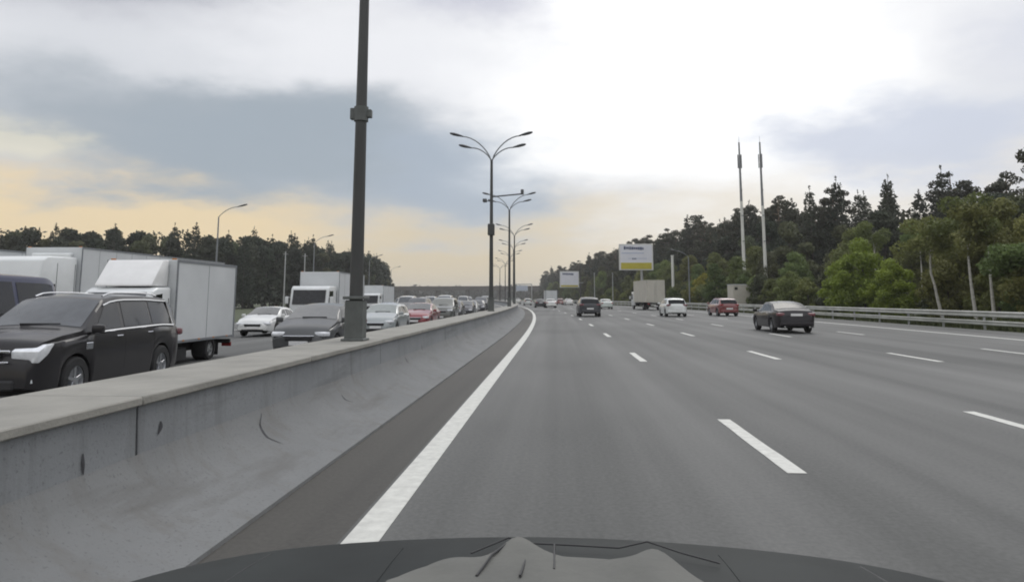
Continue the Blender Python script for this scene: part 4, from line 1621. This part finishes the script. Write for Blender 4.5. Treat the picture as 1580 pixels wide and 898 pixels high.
# pale birch trunks
for i, (x, Y, h, lean, lab) in enumerate(((25.7, 50.5, 5.2, -.5, 'leaning pale birch with a kinked trunk left of the birch pair'), (26.1, 47.4, 5.7, -.22, 'thick pale birch trunk, left one of the close pair'), (26.7, 46.6, 5.0, -.05, 'thin pale birch trunk, right one of the close pair'),
                                          (33.4, 78, 7.5, -.3, 'pale trunked birch above the bright yellow green bush'), (40.5, 84, 8.0, .2, 'pale trunked birch before the dark pines, right of the bright bush'), (25.8, 41.5, 2.9, -.1, 'short pale birch stump trunk near the right picture edge'))):
    t = thing('birch_tree', lab, 'tree', (x, Y, -.2))
    pts = [(lean * math.sin(k / 6 * 2.2) * (1 if i else (1 if k < 4 else 1.3)), 0, h * k / 6) for k in range(7)]
    b = tube(NB(), pts, [.12, .11, .10, .08, .07, .05, .03], 8)
    tube(b, [pts[5], (pts[5][0] + .4, -.2, h * 1.1)], [.025, .01], 5, False)
    obj('trunk', b, BIRCH, t)
    g = np.random.default_rng(80 + i)
    cs = [(pts[6][0] + g.normal() * 1.0, g.normal() * .9, h + g.uniform(-.4, 2.2)) for _ in range(9)]
    if i == 5:
        cs = [(pts[6][0] + g.normal() * .8, .8 + g.normal() * .4, h + g.uniform(.3, 1.6)) for _ in range(7)]
    me = leaf_mesh('crown', leaves(g, cs, [(.8, .8, .6)] * len(cs), 2600, .2, .7), DECL)
    link('crown', me, None, t)
# the pine whose branches enter at the right picture edge
plant('pine_tree', PINES[1], 'near pine whose branches enter at the right picture edge', 'tree', (42.2, 63.0, -.2), .93, None)

# left-hand forest
line = [(-150, 128), (-128, 135), (-107, 141), (-90, 146), (-74, 150), (-68, 166), (-65, 182), (-62, 205), (-62, 232), (-66, 265), (-75, 310), (-90, 370), (-108, 440)]


def along(poly, step):
    r_ = []
    for (x0, y0), (x1, y1) in zip(poly, poly[1:]):
        L = math.hypot(x1 - x0, y1 - y0)
        n_ = max(1, int(L / step))
        for k in range(n_):
            r_.append((x0 + (x1 - x0) * k / n_, y0 + (y1 - y0) * k / n_))
    return r_


for ri, (dd, stp, hs) in enumerate(((0, 3.9, .98), (5, 4.2, 1.06), (10, 4.6, 1.10))):
    for x, y in along(line, stp):
        k = dd / math.hypot(x, y)
        X, Y = x * (1 + k) + tr.uniform(-1.6, 1.6) - dd * .3, y * (1 + k) + tr.uniform(-1.6, 1.6)
        h = hs * tr.uniform(.94, 1.05)
        if tr.random() < .36:
            plant('spruce_tree', SPRS[tr.randrange(3)], 'dark pointed spruce in the left forest line, ' + where_left(X, Y), 'tree', (X, Y, -.75), h * tr.uniform(.95, 1.06), 'spruces of the left hand forest, ' + where_left(X, Y))
        else:
            plant('broadleaf_tree', DARKD[tr.randrange(3)], 'dark rounded tree in the left forest line, ' + where_left(X, Y), 'tree', (X, Y, -.75), h * 1.02, 'rounded trees of the left hand forest, ' + where_left(X, Y))
# undergrowth closing the forest floor on the left and the deep wood behind both forests
g = np.random.default_rng(7)
cs, rs = [], []
for x, y in along(line, 3.5):
    cs.append((x + g.uniform(-1, 1), y - 1 + g.uniform(-1, 1), g.uniform(.8, 3)))
    rs.append((2.6, 2.6, 2.2))
for x, y in along(line, 5.0):
    k = 17 / math.hypot(x, y)
    for z in (2, 5, 8, 11, 13.5):
        cs.append((x * (1 + k), y * (1 + k), z + g.uniform(-1, 1)))
        rs.append((4, 4, 3))
o = link('undergrowth', leaf_mesh('undergrowth', leaves(g, cs, rs, 52000, .9, .8), SPRL))
tag(o, 'dark undergrowth closing the forest beyond the oncoming road', 'undergrowth', kind='stuff')
cs, rs = [], []
Y = 60
while Y < 620:
    for dx, zz in ((44, (1.5, 4)), (64, (3, 7, 11, 15))):
        for z in zz:
            cs.append((dx + max(0, (120 - Y)) * .75 + off(Y) + g.uniform(-2, 2), Y, z + g.uniform(-1, 1)))
            rs.append((3.6, 3.6, 2.6))
    Y += 4.5
o = link('undergrowth', leaf_mesh('undergrowth', leaves(g, cs, rs, 62000, .8, .8), PINEL))
tag(o, 'dark undergrowth between the pines right of the road', 'undergrowth', kind='stuff')
# far wood along the horizon
cs, rs = [], []
for k in range(560):
    a = R(-42 + 76 * k / 560)
    D = 760 + g.uniform(-30, 120)
    cs.append((D * math.sin(a), D * math.cos(a), g.uniform(2, 8)))
    rs.append((9, 9, g.uniform(5, 9)))
FARW = mat('far_wood_leaves', (0.06, 0.062, 0.052), .9, var=.2, scale=.02)
o = link('far_wood', leaf_mesh('far_wood', leaves(g, cs, rs, 60000, 2.6, .9), FARW))
tag(o, 'low dark wood closing the horizon far beyond the overpass', 'forest', kind='stuff')
# grass tufts on the right verge
g2 = np.random.default_rng(3)
n = 26000
yy = 28 + (g2.uniform(0, 1, n) ** 1.6) * 150
xx = 22.7 + g2.uniform(0, 1, n) ** 1.4 * 6
xx = xx + np.array([off(v) for v in yy])
P = np.stack([xx, yy, np.full(n, -.07)], 1)
hh = g2.uniform(.15, .5, n)
ww = g2.uniform(.03, .08, n)
an = g2.uniform(0, PI, n)
dx = np.stack([np.cos(an), np.sin(an), np.zeros(n)], 1) * ww[:, None]
tip = P + np.stack([g2.normal(size=n) * .1, g2.normal(size=n) * .1, hh], 1)
Vv = np.stack([P - dx, P + dx, tip + dx * .2, tip - dx * .2], 1).reshape(-1, 3)
o = link('verge_grass', leaf_mesh('verge_grass', Vv, mat('grass_blades', (.06, .08, .03), .8, col2=(.11, .12, .05), scale=.4)))
tag(o, 'rough green grass growing behind the right guardrail', 'grass', kind='stuff')

# ------------------------------------------------------------------ the bonnet of the camera car with windscreen reflections modelled as solid shapes on it
t = thing('camera_car', 'dark grey car bonnet filling the bottom picture edge', 'car', (0, 0, 0))
HOOD = mat('bonnet_paint', (0.024, 0.027, 0.027), .55, coat=0, spec=.12, var=.25, scale=2.5)


def hood_z(x, y):
    edge = 1.93 - .26 * abs(x / 1.02) ** 5 - .05 * abs(x) ** 2
    z = 1.008 - .03 * (abs(x) / .95) ** 3 + .006 * math.cos(x * 5)
    d_ = y - (edge - .22)
    if d_ > 0:
        z -= 0.25 * d_ ** 2
    return z


V, F = [], []
nx, ny = 60, 18
for j in range(ny + 1):
    for i in range(nx + 1):
        x = -1.22 + 2.44 * i / nx
        edge = 1.93 - .26 * min(1.25, abs(x / 1.02)) ** 5 - .05 * x * x
        y = .95 + (edge - .95) * j / ny
        V.append((x, y, hood_z(x, y)))
for i in range(nx + 1):
    x = -1.22 + 2.44 * i / nx
    v = V[ny * (nx + 1) + i]
    V.append((v[0], v[1] + .03, v[2] - .12))
for i in range(nx + 1):
    v = V[(ny + 1) * (nx + 1) + i]
    V.append((v[0], v[1] + .02, v[2] - .35))
for j in range(ny + 2):
    for i in range(nx):
        a = j * (nx + 1) + i
        F.append((a, a + 1, a + nx + 2, a + nx + 1))
pyobj('bonnet', V, F, HOOD, t, 50)
for sgn in (-1, 1):
    pts = [(sgn * (.80 - .10 * k / 8), .97 + .86 * k / 8) for k in range(9)]
    obj('panel_gap', tube(NB(), [(x, y, hood_z(x, y) - .0015) for x, y in pts], .003, 5), PLASTIC, t)
    pts = [(sgn * (.42 - .04 * k / 8), .97 + .86 * k / 8) for k in range(9)]
    obj('crease', tube(NB(), [(x, y, hood_z(x, y) - .006) for x, y in pts], .009, 6), HOOD, t)

REFLM = mat('grey_reflection', (0.15, 0.15, 0.137), .9, col2=(0.115, 0.116, 0.108), scale=3, bump=.4, bscale=12)  # pale windscreen reflection, built as an added sheet on the bonnet
V, F = [], []
nx, ny = 54, 16
rr = random.Random(2)
for j in range(ny + 1):
    for i in range(nx + 1):
        u, v = i / nx, j / ny
        x = -.37 + .70 * u
        ye = 1.70 + .05 * math.sin(PI * u) + .10 * math.exp(-((x + .1) / .05) ** 2) + .10 * math.exp(-((x - .225) / .045) ** 2) - .12 * (abs(u - .5) * 2) ** 6
        y = 1.2 + (ye - 1.2) * v
        z = hood_z(x, y) + .014 + .006 * math.sin(x * 31 + y * 9) + .012 * math.exp(-((x + .1) / .06) ** 2) * v + .012 * math.exp(-((x - .225) / .05) ** 2) * v
        if j == ny or i in (0, nx):
            z = hood_z(x, y) + .003
        V.append((x, y, z))
for j in range(ny):
    for i in range(nx):
        a = j * (nx + 1) + i
        F.append((a, a + 1, a + nx + 2, a + nx + 1))
o = pyobj('reflection', V, F, REFLM, None, 60)
tag(o, 'light grey windscreen reflection modelled as a crumpled sheet on the dark bonnet at the bottom', 'reflection')
t = thing('reflected_line', 'black forked lines of the windscreen reflection modelled as thin tubes over the grey sheet', 'reflected_line', (0, 0, 0))


def reflected_line(pts, w):  # dark lines within the windscreen reflection, added as thin tubes
    b = tube(NB(), [(x, y, hood_z(x, y) + .016 + dz * .4) for x, y, dz in pts], w, 6)
    obj('band', b, PLASTIC, t)


reflected_line([(-.2, 1.74, -.01), (-.12, 1.83, .012), (-.06, 1.80, .0), (.02, 1.80, -.005), (.14, 1.79, -.005), (.21, 1.83, .012), (.28, 1.77, 0), (.36, 1.74, -.02)], .0019)
reflected_line([(-.11, 1.82, .01), (-.15, 1.70, .01), (-.17, 1.58, .01)], .003)
reflected_line([(-.07, 1.80, .01), (-.07, 1.70, .01), (-.08, 1.58, .01)], .003)
reflected_line([(-.01, 1.79, .0), (-.01, 1.62, .01)], .003)

# ------------------------------------------------------------------ thin evening haze
b = NB()
box(b, (0, 0, 24.2), (14400, 14400, 52))
hz = bpy.data.materials.new('haze_air')
hz.use_nodes = True
hz.node_tree.nodes.clear()
ho = hz.node_tree.nodes.new('ShaderNodeOutputMaterial')
hv = hz.node_tree.nodes.new('ShaderNodeVolumePrincipled')
hv.inputs['Color'].default_value = (.93, .93, .93, 1)
hv.inputs['Density'].default_value = 0.00034
hv.inputs['Anisotropy'].default_value = 0.2
hz.node_tree.links.new(hv.outputs[0], ho.inputs['Volume'])
me = bpy.data.meshes.new('haze')
b.to_mesh(me)
b.free()
me.materials.append(hz)
tag(link('haze', me), kind='stuff')
